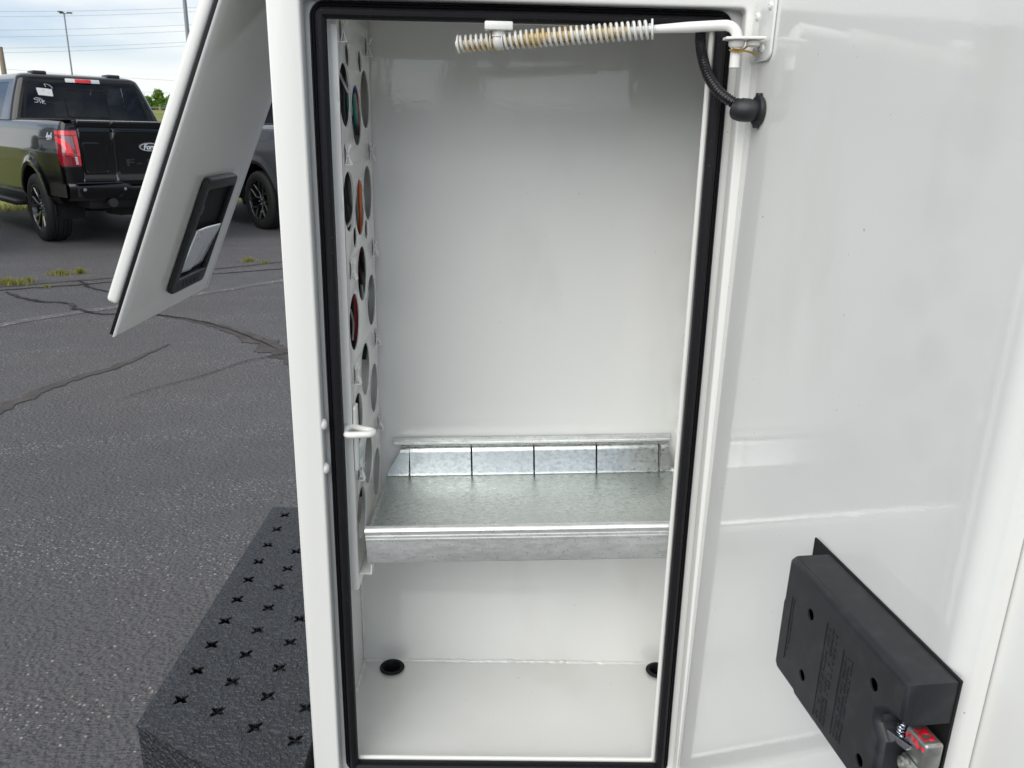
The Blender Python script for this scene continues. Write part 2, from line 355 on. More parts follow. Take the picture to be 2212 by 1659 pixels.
ribbon('crack_sealant', [(340, 681), (450, 700), (545, 731), (625, 768), (760, 830)], [.02, .07, .15, .19, .19], .004, 'tar', .25, 1, 40)
ribbon('crack_sealant', [(-60, 915), (0, 886), (130, 829), (262, 789), (365, 744)], [.075, .08, .075, .06, .012], .004, 'tar', .25, 2, 40)
ribbon('pavement_crack', [(10, 632), (40, 642), (85, 652), (152, 657), (165, 668), (215, 679), (290, 679), (350, 682), (450, 699), (545, 731), (600, 756)], [.015, .035, .03, .03, .04, .03, .025, .02, .02, .015, .008], .008, 'crack', .45, 3, 22)
ribbon('pavement_crack', [(250, 868), (330, 842), (440, 812), (530, 782), (610, 766), (700, 745)], [.003, .006, .008, .008, .007, .005], .008, 'crack', .5, 4, 26)
ribbon('pavement_crack', [(170, 606), (195, 622), (240, 632)], [.02, .03, .02], .008, 'crack', .5, 14, 16)
ribbon('pavement_seam', [(-60, 625), (0, 620), (250, 600), (450, 583), (606, 566), (760, 550)], [.05, .06, .06, .06, .06], .004, 'tar', .35, 5, 26)
ribbon('pavement_seam', [(-60, 631), (40, 625), (230, 611), (440, 594), (610, 581), (760, 570)], [.03, .04, .03, .03, .03], .004, 'crack', .5, 6, 30)
ribbon('worn_parking_line', [(-80, 720), (60, 692), (250, 663), (450, 632), (612, 606), (800, 580)], [.10, .11, .12, .12, .12], .003, 'old_paint', .12, 7, 30)
# weeds growing out of the seam
def tuft(px, py, r, h, n, label, seed):
    rnd = random.Random(seed); c = onZ(px, py, 0); vsr, fr = [], []
    for i in range(n):
        a = rnd.uniform(0, 6.28); d = r * min(abs(rnd.gauss(0, .42)), .62); bx, by = d * math.cos(a) * 1.9, d * math.sin(a) * .6
        hh = h * rnd.uniform(.35, 1.15) * math.exp(-(d / r) ** 2 * .9); la = rnd.uniform(0, 6.28); le = hh * rnd.uniform(.2, 1.0); wv = rnd.uniform(.0025, .005); s = (math.cos(la + 1.57) * wv, math.sin(la + 1.57) * wv)
        k = len(vsr); mx_, my_ = bx + math.cos(la) * le * .35, by + math.sin(la) * le * .35
        vsr += [(bx - s[0], by - s[1], 0), (bx + s[0], by + s[1], 0), (mx_ + s[0], my_ + s[1], hh * .7), (mx_ - s[0], my_ - s[1], hh * .7), (bx + math.cos(la) * le, by + math.sin(la) * le, hh)]
        fr += [(k, k + 1, k + 2, k + 3), (k + 3, k + 2, k + 4)]
    o = link('weed_tuft', mesh(vsr, fr), 'weed'); o.location = (c.x, c.y, .001)
    tag(o, label, 'weed', 'weeds growing in the pavement seam'); return o
tuft(22, 615, .17, .075, 170, 'wide yellow green weed tuft in pavement seam, farthest from the silver door handle', 1)
tuft(64, 609, .05, .06, 50, 'tiny weed tuft beside the wide yellow green one', 2)
tuft(132, 594, .14, .065, 110, 'dry straw yellow weed tuft behind the black pickup tyre', 3)
tuft(172, 591, .06, .07, 60, 'small green weed tuft next to the dry straw one', 4)
tuft(538, 566, .09, .06, 80, 'green weed tuft in seam beside the white corner post', 5)
tuft(572, 570, .04, .05, 36, 'short sparse weed closest to the white corner post', 6)
tuft(100, 622, .04, .03, 40, 'flat dry weed lying across the crack by the pavement seam', 7)
# grass fringe along the lot edge
rnd = random.Random(3); vsr, fr = [], []
for i in range(9000):
    u = rnd.uniform(-14, 12); d = abs(rnd.gauss(0, 1)) * .9 + .02; p = LOT0 + RT * u + HD * d; h = rnd.uniform(.04, .13); a = rnd.uniform(0, 6.28)
    k = len(vsr); s = Vector((math.cos(a), math.sin(a), 0)) * .006; t = p + Vector((rnd.uniform(-.04, .04), rnd.uniform(-.04, .04), h))
    vsr += [p - s, p + s, t]; fr.append((k, k + 1, k + 2))
tag(link('grass', mesh(vsr, fr), 'weed'), 'long yellow green grass along the edge of the parking lot', 'grass', kind='stuff')

# ================================================================== FAR THINGS
def gz(p): return terrain_z(p.x, p.y)
def far_pt(px, py, dist):
    d = ray(px, py); s = dist / math.hypot(d.x, d.y); return CAM + d * s
# guardrail along the road on the bank
GR = empty('guardrail'); WORLD.add('guardrail')
D_RAIL = 152
def rail_pt(u, z=0):
    p = LOT0 + HD * D_RAIL + RT * u; return Vector((p.x, p.y, terrain_z(p.x, p.y) + z))
# rail direction u of the guard rail where the camera sees it
d0 = ray(345, 232); k = (D_RAIL - lot_d((0, 0))) / Vector((d0.x, d0.y, 0)).dot(HD); U0 = (Vector((d0.x, d0.y, 0)) * k - LOT0).dot(RT)
GR.location = rail_pt(U0)
for i in range(-14, 15):
    p = rail_pt(U0 + i * 2.0); q = p - HD * .10
    o = box('post', (q.x - .19, q.y - .17, q.z - .5), (q.x + .19, q.y + .17, q.z + .86), 'wood', GR, .01)
prof = [(-.02, .50), (.03, .53), (.03, .57), (-.02, .61), (-.02, .65), (.03, .69), (.03, .73), (-.02, .76)]
vsr, fr = [], []
for i, u in enumerate((U0 - 30, U0 + 30)):
    for (dx, dz) in prof:
        p = rail_pt(u, dz) + HD * (dx + .04); vsr.append(p)
for j in range(len(prof) - 1): fr.append((j, j + 1, len(prof) + j + 1, len(prof) + j))
link('rail', mesh(vsr, fr), 'rail_metal', GR)
tag(GR, 'long steel guardrail on wooden posts along the top of the grassy bank', 'guardrail')

def tree(px, dist, h, r, label, seed, nleaf=2600):
    rnd = random.Random(seed); d = ray(px, 262); s = dist / math.hypot(d.x, d.y); b = CAM + d * s; b.z = terrain_z(b.x, b.y) - .1
    T = empty('leafy_tree', b)
    tv, tf = tube_geo([(0, 0, 0), (.05, .02, h * .3), (-.05, .05, h * .6), (0, 0, h * .85)], [.20, .15, .09, .03], 8)
    limbs = []
    for i in range(9):
        a = rnd.uniform(0, 6.28); z0 = h * rnd.uniform(.2, .7); e = Vector((math.cos(a) * r * .7, math.sin(a) * r * .7, z0 + h * rnd.uniform(.12, .3))); limbs.append(e)
        v2, f2 = tube_geo([(0, 0, z0), tuple(e * .5 + Vector((0, 0, z0 * .5))), tuple(e)], [.06, .04, .015], 6); k0 = len(tv); tv += v2; tf += [tuple(i + k0 for i in f) for f in f2]
    link('trunk', mesh(tv, tf), 'bark', T, 50)
    cl = []
    for i in range(46):
        z = rnd.random() ** .8; rr = r * (math.sin(math.pi * min(.12 + .86 * z, 1)) ** .6) * rnd.uniform(.25, 1.0); a = rnd.uniform(0, 6.28)
        cl.append((Vector((rr * math.cos(a), rr * math.sin(a), h * (.12 + .9 * z))), r * rnd.uniform(.13, .30)))
    vl, fl = [], []
    for i in range(nleaf):
        c, cr = rnd.choice(cl); p = c + Vector((rnd.gauss(0, .5), rnd.gauss(0, .5), rnd.gauss(0, .5))) * cr
        nrm = Vector((rnd.gauss(0, 1), rnd.gauss(0, 1), rnd.gauss(.5, 1))).normalized(); a = nrm.orthogonal().normalized(); bb = nrm.cross(a); sz = rnd.uniform(.16, .34)
        k0 = len(vl); vl += [p + a * sz, p + bb * sz * .6, p - a * sz, p - bb * sz * .6]; fl.append((k0, k0 + 1, k0 + 2, k0 + 3))
    link('crown', mesh(vl, fl), 'leaf', T)
    tag(T, label, 'tree', 'trees behind the guardrail')
tree(302, 208, 4.2, 2.4, 'round leafy tree beside the black pickup cab roof, behind the guardrail', 11)
tree(322, 214, 3.3, 2.6, 'low bushy tree between two taller trees behind the guardrail', 12)
tree(349, 206, 4.6, 1.9, 'tallest open crowned tree behind the guardrail', 13, 2000)
tree(336, 218, 2.9, 2.4, 'low dense green tree under the tallest tree by the guardrail', 16)
tree(362, 216, 3.0, 2.2, 'low tree between the tallest tree and the dark vehicle on the road', 20)
tree(378, 212, 3.7, 2.6, 'broad tree beside the dark vehicle behind the guardrail', 14)
tree(402, 214, 3.8, 2.8, 'leafy tree mostly hidden behind the open white hatch', 15)
tree(280, 214, 3.2, 3.0, 'leafy tree seen through the right part of the pickup rear window', 17)
tree(215, 210, 3.2, 3.6, 'wide dark tree seen through the pickup sliding window', 18)
tree(120, 210, 3.2, 3.6, 'wide leafy tree behind the black pickup headrests', 19)

# dark pickup on the road behind the guardrail
c = far_pt(388, 222, 182); c.z = terrain_z(c.x, c.y)
DP = empty('distant_pickup', c, math.atan2(RT.y, RT.x))
b = box_bm((-2.9, -.95, .55), (2.9, .95, 1.12), .1, 3); link('body', bm_mesh(b), 'car_black', DP, 40)
b = box_bm((-.5, -.85, 1.1), (1.5, .85, 1.85), .22, 3); link('cab', bm_mesh(b), 'dark_glass', DP, 40)
for sx in (-1.8, 1.8):
    for sy in (-1, 1): lathe('wheel', [(.2, -.12), (.36, -.12), (.39, -.06), (.39, .06), (.36, .12), (.2, .12)], (sx, sy * .85, .39), (0, 1, 0), 'tyre', DP, 20)
tag(DP, 'dark pickup standing on the road behind the guardrail', 'pickup')

def light_pole(px, ptop, pbot, dist, hh, rad, label, head):
    p = far_pt(px, ptop, dist); P = empty('light_pole', (p.x, p.y, terrain_z(p.x, p.y))); H = hh - P.location.z
    tube('pole', [(0, 0, 0), (0, 0, H)], [rad, rad * .6], 'galv_pole', P, 12)
    lathe('base', [(rad * 2, 0), (rad * 2, .08), (rad * 1.3, .12), (0.001, .12)], (0, 0, 0), (0, 0, 1), 'concrete', P, 16)
    for a in range(3):
        an = R(a * 120 + 20); dx, dy = math.cos(an), math.sin(an)
        tube('arm', [(0, 0, H - .08), (dx * .22, dy * .22, H - .02)], .018, 'galv_pole', P, 6)
        b = box_bm((.14, -.08, -.035), (.42, .08, .03), .015); 
        for v in b.verts: x, y = v.co.x, v.co.y; v.co.x, v.co.y, v.co.z = x * dx - y * dy, x * dy + y * dx, v.co.z + H
        link('lamp_head', bm_mesh(b), 'trim_satin', P, 40)
    tag(P, label, 'light pole', 'parking lot light poles'); return P
p1 = far_pt(138, 27, 55); light_pole(138, 27, 160, 55, p1.z, .058, 'slim light pole with lamp cluster on top behind the black pickup', True)
p2 = far_pt(405, 70, 30); light_pole(405, 70, 160, 30, 9.5, .078, 'tall steel light pole passing behind the open white hatch', True)
# utility poles and wires
def upole(p, H, label, arm=True):
    U = empty('utility_pole', (p.x, p.y, terrain_z(p.x, p.y))); H -= U.location.z
    tube('pole', [(0, 0, 0), (0, 0, H)], [.19, .13], 'wood', U, 12)
    if not arm: tag(U, label, 'utility pole', None); return U
    for z in (H - .4,): box('crossarm', (-1.2, -.06, z), (1.2, .06, z + .12), 'wood', U, .01)
    for x in (-1.1, -.4, .4, 1.1): lathe('insulator', [(.03, 0), (.05, .05), (.03, .08), (.05, .12), (.001, .16)], (x, 0, H - .28), (0, 0, 1), 'galv_pole', U, 10)
    tag(U, label, 'utility pole', None); return U
pw = far_pt(0, 101, 58); upole(pw, pw.z, 'weathered wooden utility pole beside the black pickup cab', False)
WY = 78
ul = Vector((-135, WY, 0)); ur = Vector((45, WY, 0))
for q, lab in ((ul, 'tall wooden utility pole carrying the left end of the power lines'), (ur, 'tall wooden utility pole carrying the power lines behind the truck body')): upole(q, 13.6, lab)
names = ['topmost thin power line crossing the sky', 'second power line from the top', 'third power line from the top', 'fourth power line from the top', 'fifth power line from the top, above the blue band of sky', 'sixth power line from the top', 'low power line just above the black pickup roof', 'lowest wire crossing just above the tree tops']
for (y0, y1, x0, x1), lab in zip([(25, 17, 0, 402), (36, 26, 0, 402), (65, 54, 0, 402), (80, 67, 0, 402), (104, 91, 0, 402), (114, 99, 0, 402), (149, 175, 10, 398), (199, 202, 318, 398)], names):
    A = onY(x0, y0, WY); B = onY(x1, y1, WY); pts = []
    for k in range(61):
        x = ul.x + (ur.x - ul.x) * k / 60; t = (x - A.x) / (B.x - A.x); sag = .0012 * (x - A.x) * (x - B.x)
        pts.append((x, WY, A.z + (B.z - A.z) * t + sag))
    tag(tube('power_line', pts, .011, 'cable', None, 5), lab, 'power line', 'overhead power lines')

# ================================================================== SERVICE TRUCK BODY
ST = empty('service_truck', (-.25, 1.2, 0)); WORLD.add('service_truck')
tag(ST, 'white utility truck body with an open, empty side compartment', 'service truck')
XL, XR, ZB, ZT = -.233, .2800, .4820, 1.590
def spread(p): return (p[0] + (.0110 * (1.57 - p[1]) / 1.07 - .0015 if p[0] > 0 else 0), p[1])          # outer opening in the side panel
XZ = lambda Y: (lambda u, v, w: (u, Y + w, v))
# side panel of the body: one pressed sheet with a rolled edge
sp = plate('side_panel', [(-.272, .40), (1.3, .40), (1.3, 1.78), (-.272, 1.78)], [[spread(p) for p in rrect(XL, ZB, XR, ZT, .006)]], .024, 'paint_post', XZ(1.012), ST, .0035, 35)
# rear end wall of the side pack, with the hatch opening, and the far inner wall, roof and bottom
plate('rear_wall', [(1.026, .40), (1.40, .40), (1.40, 1.70), (1.026, 1.70)], [rrect(1.06, 1.16, 1.38, 1.66, .02)], .004, 'paint_post', lambda u, v, w: (-.270 + w, u, v), ST)
box('inner_wall', (-.27, 1.402, .40), (1.3, 1.406, 1.78), 'paint', ST)
box('roof_panel', (-.268, 1.026, 1.772), (1.3, 1.40, 1.777), 'paint', ST)
box('bottom_panel', (-.268, 1.026, .402), (1.3, 1.40, .406), 'paint', ST)
# inner flange with the rolled white lip that carries the seal
plate('opening_flange', rrect(XL - .012, ZB - .012, XR + .012, ZT + .012, .01), [[spread(p) for p in rrect(-.2165, .5005, .2515, 1.5765, .006)]], .004, 'paint', XZ(1.027), ST)
def loop_pts(x0, z0, x1, z1, r, n=8, step=.05):
    base = rrect(x0, z0, x1, z1, r, n); out = []
    for i, (a, b) in enumerate(base):
        c, d = base[(i + 1) % len(base)]; out.append((a, b)); L_ = math.hypot(c - a, d - b); k = int(L_ / step)
        for j in range(1, k): out.append((a + (c - a) * j / k, b + (d - b) * j / k))
    return [spread(p) for p in out]
def sweep_loop(name, pts, sec, ybase, m, parent, wob=0.0, sm=35):
    """sec: (toward the opening, toward the viewer)"""
    vsr, fr = [], []; nn_ = len(pts); ns = len(sec)
    for i, (x, z) in enumerate(pts):
        a = pts[i - 1]; b = pts[(i + 1) % nn_]; t = Vector((b[0] - a[0], b[1] - a[1])).normalized(); inn = Vector((-t.y, t.x))   # counter-clockwise loop: left is inside
        wv = wob * mnoise.noise(Vector((x * 6, z * 6, 1)))
        for (p, q) in sec: vsr.append((x + inn.x * (p + wv), ybase - q, z + inn.y * (p + wv)))
    for i in range(nn_):
        for j in range(ns):
            i2 = (i + 1) % nn_; j2 = (j + 1) % ns; fr.append((i * ns + j, i * ns + j2, i2 * ns + j2, i2 * ns + j))
    return link(name, mesh(vsr, fr), m, parent, sm)
sweep_loop('lip', loop_pts(-.2165, .5005, .2515, 1.5765, .006), [(.0035 + .0035 * math.cos(a), .0 + .0035 * math.sin(a)) for a in [2 * math.pi * i / 10 for i in range(10)]], 1.0255, 'paint_post', ST)
sec = [(-.0088, 0), (-.0091, .005), (-.0080, .0072), (-.0068, .0074), (-.0060, .0060), (-.0052, .0074), (-.0042, .0082), (-.0032, .0076), (-.0026, .0062), (-.0016, .011), (.0005, .0155), (.0035, .0178), (.0072, .0172), (.0104, .0145), (.0118, .0100), (.0108, .0040), (.0080, 0)]
sweep_loop('door_seal', loop_pts(-.2180, .4915, .2615, 1.5805, .0095), sec, 1.0245, 'rubber', ST, .0006, 28)
# rivets on the return of the post
for (px, py) in ((707, 920), (710, 1015)):
    p = onY(px, py, 1.004); lathe('rivet_head', [(.0085, -.002), (.0085, .0005), (.0078, .0028), (.0058, .005), (.003, .0062), (0, .0066)], (-.2335, 1.010, p.z), (1, 0, 0), 'paint_post', ST, 20, 60)
# compartment inside
YB = 1.286; WL, WR = -.243, .338
box('back_wall', (WL - .02, YB, .47), (WR + .02, YB + .006, 1.64), 'paint', ST)
box('side_wall', (WL - .006, 1.030, .47), (WL, YB - .0005, 1.64), 'paint', ST)
box('side_wall', (WR, 1.030, .47), (WR + .006, YB - .0005, 1.64), 'paint', ST)
box('ceiling', (WL + .0005, 1.030, 1.602), (WR - .0005, YB - .0005, 1.606), 'paint', ST)
GC = [(-.186, 1.2600), (.3105, 1.2600)]
plate('compartment_floor', [(WL + .0003, 1.0295), (WR - .0003, 1.0295), (WR - .0003, YB - .0004), (WL + .0003, YB - .0004)], [circ(x, y, .0165, 32) for x, y in GC], .004, 'paint', lambda u, v, w: (u, v, .488 + w), ST)
plate('front_sill', [(-.236, .470), (.30, .470), (.30, .5025), (-.236, .5025)], [], .003, 'paint', XZ(1.0312), ST)
for x, y in GC:
    lathe('drain_plug', [(.0125, -.018), (.0150, -.004), (.0155, .003), (.0220, .0024), (.0230, .0040), (.0215, .0058), (.0165, .0060), (.0140, .002), (.0125, -.016), (0, -.0165)], (x, y, .490), (0, 0, 1), 'rubber', ST, 32)
# weld bead along the foot of the back wall and up the left corner
def bead(pts, r, seed):
    rr = random.Random(seed); P = catmull(pts, 40); return tube('weld_bead', [p + Vector((rr.uniform(-1, 1), rr.uniform(-1, 1), rr.uniform(-1, 1))) * r * .24 for p in P], [r * rr.uniform(.65, 1.3) for p in P], 'paint', ST, 8)
bead([(WL + .002, YB - .001, .490), (-.05, YB - .001, .491), (.15, YB - .001, .491), (WR - .01, YB - .001, .490)], .0035, 1)
bead([(WL + .001, YB - .004, .49), (WL + .001, 1.15, .490), (WL + .001, 1.04, .490)], .0035, 2)
bead([(WL + .0015, YB - .0015, .49), (WL + .0015, YB - .0015, .60), (WL + .0015, YB - .0015, .79)], .0016, 3)

# perforated mounting panels left and right
holes = [(1.1001, 1.5375, .0141), (1.1950, 1.5365, .0141), (1.1115, 1.3054, .0141), (1.2060, 1.3054, .0141)]
for zc in (1.4880, 1.3562): holes += [(1.0745, zc, .0392), (1.2295, zc, .0392)]
holes += [(1.1550, 1.4646, .0392), (1.1583, 1.3300, .0392), (1.1591, 1.2471, .0392), (1.1591, 1.1024, .0392), (1.1599, .9565, .0392)]
holes = [h for h in holes if h[:2] != (1.1583, 1.3300)] + [(1.1575, 1.3415, .0385)]
for zc in (1.1925, 1.0479, .9005): holes += [(1.0838, zc, .0392), (1.2350, zc, .0392)]
clips = [(1.0600, 1.5610), (1.2500, 1.5600), (1.0610, 1.4166), (1.2535, 1.4150), (1.2575, 1.2713), (1.0670, 1.2684), (1.2590, 1.1269), (1.0690, 1.1208), (1.2620, .9799), (1.0715, .9732)]
PZ0, PZ1, PY0, PY1 = .797, 1.598, 1.0365, 1.281
def perf_panel(X, s):
    hs = [circ(y, z, r) for y, z, r in holes] + [rrect(y - .0058, z - .0125, y + .0058, z + .0125, .0015, 2) for y, z in clips]
    pn = plate('perforated_panel', rrect(PY0 + .002, PZ0, PY1, PZ1, .002), hs, .0022, 'paint', lambda u, v, w: (X + w, u, v), ST, .0005, 25)
    fl_h = [circ(X - s * .034, z, r, 20) for z, r in ((1.440, .0028), (1.275, .0028), (1.118, .0028))] + [circ(X - s * .0315, .926, .0095, 24), circ(X - s * .0335, .906, .0024, 16), circ(X - s * .0300, .877, .0095, 24)]
    lo, hi = (X - .040, X + .0011) if s > 0 else (X - .0011, X + .022)
    if s > 0: plate('flange', rrect(lo, PZ0, hi, PZ1, .002), fl_h, .002, 'paint', XZ(PY0 + .001), pn, .0005, 25)
    else: plate('flange', rrect(lo, PZ0, hi, PZ1, .002), [], .002, 'paint', XZ(PY0 + .001), pn)
    for y, z in clips:
        for pr_ in (((.0012, .0120), (.0034, .0050), (.0044, .0012), (.0030, -.0055), (.0014, -.0120)), ((.0092, .0120), (.0058, .0050), (.0046, .0012), (.0066, -.0055), (.0088, -.0120))):
            vsr, fr = [], []
            for (xx, zz) in pr_:
                for yy in (-.0052, .0052):
                    for tt in (0, .0012): vsr.append((X + s * (xx + tt), y + yy, z + zz))
            for i in range(4):
                k = i * 4
                for a, b in ((0, 1), (1, 3), (3, 2), (2, 0)): fr.append((k + a, k + b, k + 4 + b, k + 4 + a))
            fr += [(0, 2, 3, 1), (16, 17, 19, 18)]
            link('clip_tab', mesh(vsr, fr), 'paint', pn, 40)
        a_, b_ = X + s * .0012, X + s * .0100
        box('clip_foot', (min(a_, b_), y - .0052, z - .0132), (max(a_, b_), y + .0052, z - .0119), 'paint', pn)
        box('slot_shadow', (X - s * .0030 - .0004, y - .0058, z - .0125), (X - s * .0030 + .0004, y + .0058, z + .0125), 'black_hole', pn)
    return pn
PL = perf_panel(-.2000, 1); PRr = perf_panel(.3125, -1)
box('edge_trim', (-.233, 1.040, .7945), (-.199, 1.052, .8010), 'rubber', PL, .001)
# wiring behind the left panel
def thru(p):        # carry a point from the plane of the panel back to its own depth behind it
    p = Vector(p); k = p.x / -.2000; q = CAM + (Vector((-.2, p.y, p.z)) - CAM) * k; q.y = min(q.y, YB - .008); return q
def wire(pts, r, m): return tube('wire', catmull([thru(p) for p in pts], 10), r, m, ST, 8)
wire([(-.222, 1.085, 1.598), (-.215, 1.075, 1.53), (-.222, 1.062, 1.46), (-.218, 1.075, 1.37), (-.224, 1.09, 1.32), (-.222, 1.10, 1.2), (-.220, 1.085, 1.1), (-.222, 1.075, 1.0), (-.225, 1.08, .93)], 0.0037, 'wire_black')
wire([(-.226, 1.075, 1.598), (-.226, 1.062, 1.50), (-.226, 1.055, 1.40), (-.222, 1.07, 1.335), (-.226, 1.10, 1.29), (-.226, 1.10, 1.16)], 0.0040, 'wire_black')
wire([(-.213, 1.17, 1.598), (-.217, 1.165, 1.50), (-.215, 1.172, 1.44), (-.217, 1.165, 1.36), (-.217, 1.14, 1.28), (-.215, 1.10, 1.2), (-.216, 1.105, 1.12)], 0.0017, 'wire_red')
wire([(-.212, 1.205, 1.598), (-.212, 1.18, 1.54), (-.213, 1.165, 1.47)], 0.0019, 'wire_red')
wire([(-.212, 1.19, 1.598), (-.212, 1.17, 1.56), (-.214, 1.152, 1.505), (-.213, 1.148, 1.485)], 0.0022, 'wire_blue')
tube('connector', [thru(p) for p in ((-.213, 1.143, 1.493), (-.213, 1.146, 1.478), (-.212, 1.150, 1.455), (-.213, 1.155, 1.440))], [.003, .0042, .004, .0022], 'wire_teal', ST, 10)
tube('connector', [thru(p) for p in ((-.213, 1.097, 1.500), (-.213, 1.108, 1.475), (-.213, 1.115, 1.465))], [.002, .004, .003], 'wire_teal', ST, 10)
wire([(-.212, 1.05, 1.512), (-.212, 1.08, 1.500), (-.213, 1.10, 1.492)], 0.0017, 'wire_white')
wire([(-.213, 1.155, 1.440), (-.212, 1.172, 1.425), (-.213, 1.165, 1.40), (-.214, 1.14, 1.375), (-.214, 1.10, 1.335), (-.213, 1.06, 1.325)], 0.0019, 'wire_white')
wire([(-.213, 1.158, 1.39), (-.211, 1.162, 1.34), (-.212, 1.160, 1.30), (-.216, 1.150, 1.26)], 0.0026, 'wire_orange')
wire([(-.213, 1.07, 1.42), (-.214, 1.05, 1.40)], 0.0019, 'wire_grey')
for i, (dy, m) in enumerate(((0, 'wire_black'), (.008, 'wire_green'), (.016, 'wire_black'), (.024, 'wire_green'))):
    wire([(-.215 - .003 * i, 1.135 + dy, 1.285), (-.214 - .003 * i, 1.150 + dy, 1.245), (-.215 - .003 * i, 1.178 + dy, 1.215), (-.216, 1.205 + dy * .3, 1.17), (-.222, 1.21, 1.12)], .0042, m)
wire([(-.214, 1.152, 1.232), (-.214, 1.160, 1.205)], 0.0025, 'wire_grey')
wire([(-.214, 1.06, 1.215), (-.214, 1.075, 1.200), (-.214, 1.078, 1.186), (-.214, 1.07, 1.17)], 0.0014, 'wire_white')
wire([(-.215, 1.098, 1.23), (-.213, 1.104, 1.19), (-.215, 1.100, 1.15)], 0.0022, 'wire_red')
wire([(-.213, 1.205, 1.215), (-.212, 1.222, 1.208), (-.213, 1.226, 1.198)], 0.0015, 'wire_white')
# cable passing through the wall low down
for k_ in range(5):
    wire([(-.224, 1.060 + .011 * k_, 1.59), (-.228, 1.056 + .012 * k_, 1.50), (-.224, 1.064 + .010 * k_, 1.42), (-.228, 1.060 + .012 * k_, 1.33), (-.226, 1.075 + .010 * k_, 1.24), (-.224, 1.064 + .010 * k_, 1.16), (-.228, 1.075, 1.10)], .0048, ('wire_black', 'wire_black', 'wire_grey', 'wire_black', 'wire_black')[k_])
lathe('cable_grommet', [(.010, 0), (.026, 0), (.028, .004), (.026, .009), (.016, .011), (.012, .006), (0, .006)], (WL, 1.215, .888), (1, 0, 0), 'rubber', ST, 28)
wire([(-.238, 1.150, .93), (-.234, 1.165, .905), (-.238, 1.20, .890)], .003, 'wire_white')

# striker on the left jamb
spl = plate('striker_plate', rrect(1.0385, .985, 1.060, 1.084, .006), [], .004, 'paint', lambda u, v, w: (-.1965 + w, u, v), ST, .001)
zc = 1.053
tube('striker_loop', catmull([(-.2005, 1.041, zc + .001), (-.206, 1.030, zc + .002), (-.2065, 1.020, zc), (-.200, 1.0135, zc - .001), (-.182, 1.0130, zc), (-.172, 1.0150, zc), (-.1685, 1.0215, zc), (-.172, 1.029, zc), (-.182, 1.033, zc), (-.1985, 1.040, zc + .001)], 6), .0046, 'paint_post', spl, 12)

# bracket that carries the front of the shelf
SH = .036
for X0, s in ((-.1985, 1), (.311, -1)):
    z0 = .8320 + SH * (X0 + .183)
    bk = box('shelf_bracket', (min(X0, X0 + s * .018), 1.044, z0 - .012), (max(X0, X0 + s * .018), 1.252, z0 - .0098), 'paint', ST)
    box('hook', (min(X0 + s * .0165, X0 + s * .0185), 1.044, z0 - .0098), (max(X0 + s * .0165, X0 + s * .0185), 1.252, z0 + .004), 'paint', bk)

# ------------------------------------------------------------------ galvanised shelf (a thing of its own, lies on the brackets, a little out of level)
SL = empty('metal_shelf', (.06, 1.14, .84)); WORLD.add('metal_shelf')
tag(SL, 'galvanised sheet metal shelf with slotted rear flange inside the white compartment', 'shelf')
def shf(x, y, z): return (x - .002 - SH * (z - .88), y + .0125, z - .0055 + SH * (x + .183))
SX0, SX1 = -.1835, .3085
def extr(name, prof, x0, x1, m, parent, seg=40, sm=35, wob=.0004):
    vsr, fr = [], []; n_ = len(prof)
    for i in range(seg + 1):
        x = x0 + (x1 - x0) * i / seg; dz = wob * mnoise.noise(Vector((x * 9, prof[0][1] * 7, 0)))
        for (y, z) in prof: vsr.append(shf(x, y, z + dz))
    for i in range(seg):
        for j in range(n_): j2 = (j + 1) % n_; fr.append((i * n_ + j, i * n_ + j2, (i + 1) * n_ + j2, (i + 1) * n_ + j))
    fr += [tuple(range(n_)), tuple(range(seg * n_, seg * n_ + n_))[::-1]]
    return link(name, mesh(vsr, fr), m, parent, sm)
extr('tray', [(1.0345, .8835), (1.257, .8835), (1.257, .8850), (1.0345, .8850)], SX0, SX1, 'zinc', SL)
# front lip: rolled hem on top, stepped band, plain face and return under
prof = [(1.0350, .8850), (1.0345, .8985), (1.0330, .9030), (1.0300, .9052), (1.0262, .9050), (1.0228, .9030), (1.0208, .8998), (1.0212, .8965), (1.0248, .8950), (1.0246, .8925), (1.0256, .8915), (1.0246, .8905), (1.0245, .8875), (1.0256, .8866), (1.0244, .8857), (1.0245, .8832), (1.0268, .8818), (1.0268, .8488), (1.0282, .8455), (1.0320, .8440), (1.050, .8440), (1.050, .8452), (1.0330, .8455), (1.0300, .8475), (1.0290, .8832), (1.0345, .8836)]
extr('front_lip', prof, SX0 - .001, SX1, 'zinc_rough', SL, 60)
for xa in (SX1 - .050,): box('end_fold', (xa, 1.0252, .8600), (xa + .0495, 1.0262, .8815), 'zinc_rough', SL, 0, xf=shf)
# side folds of the tray
for xa, s in ((SX0, 1), (SX1, -1)):
    vsr = []
    b = box_bm((min(xa, xa + s * .0015), 1.0346, .8851), (max(xa, xa + s * .0015), 1.252, .8920))
    for v in b.verts: v.co = Vector(shf(*v.co))
    link('side_fold', bm_mesh(b), 'zinc', SL)
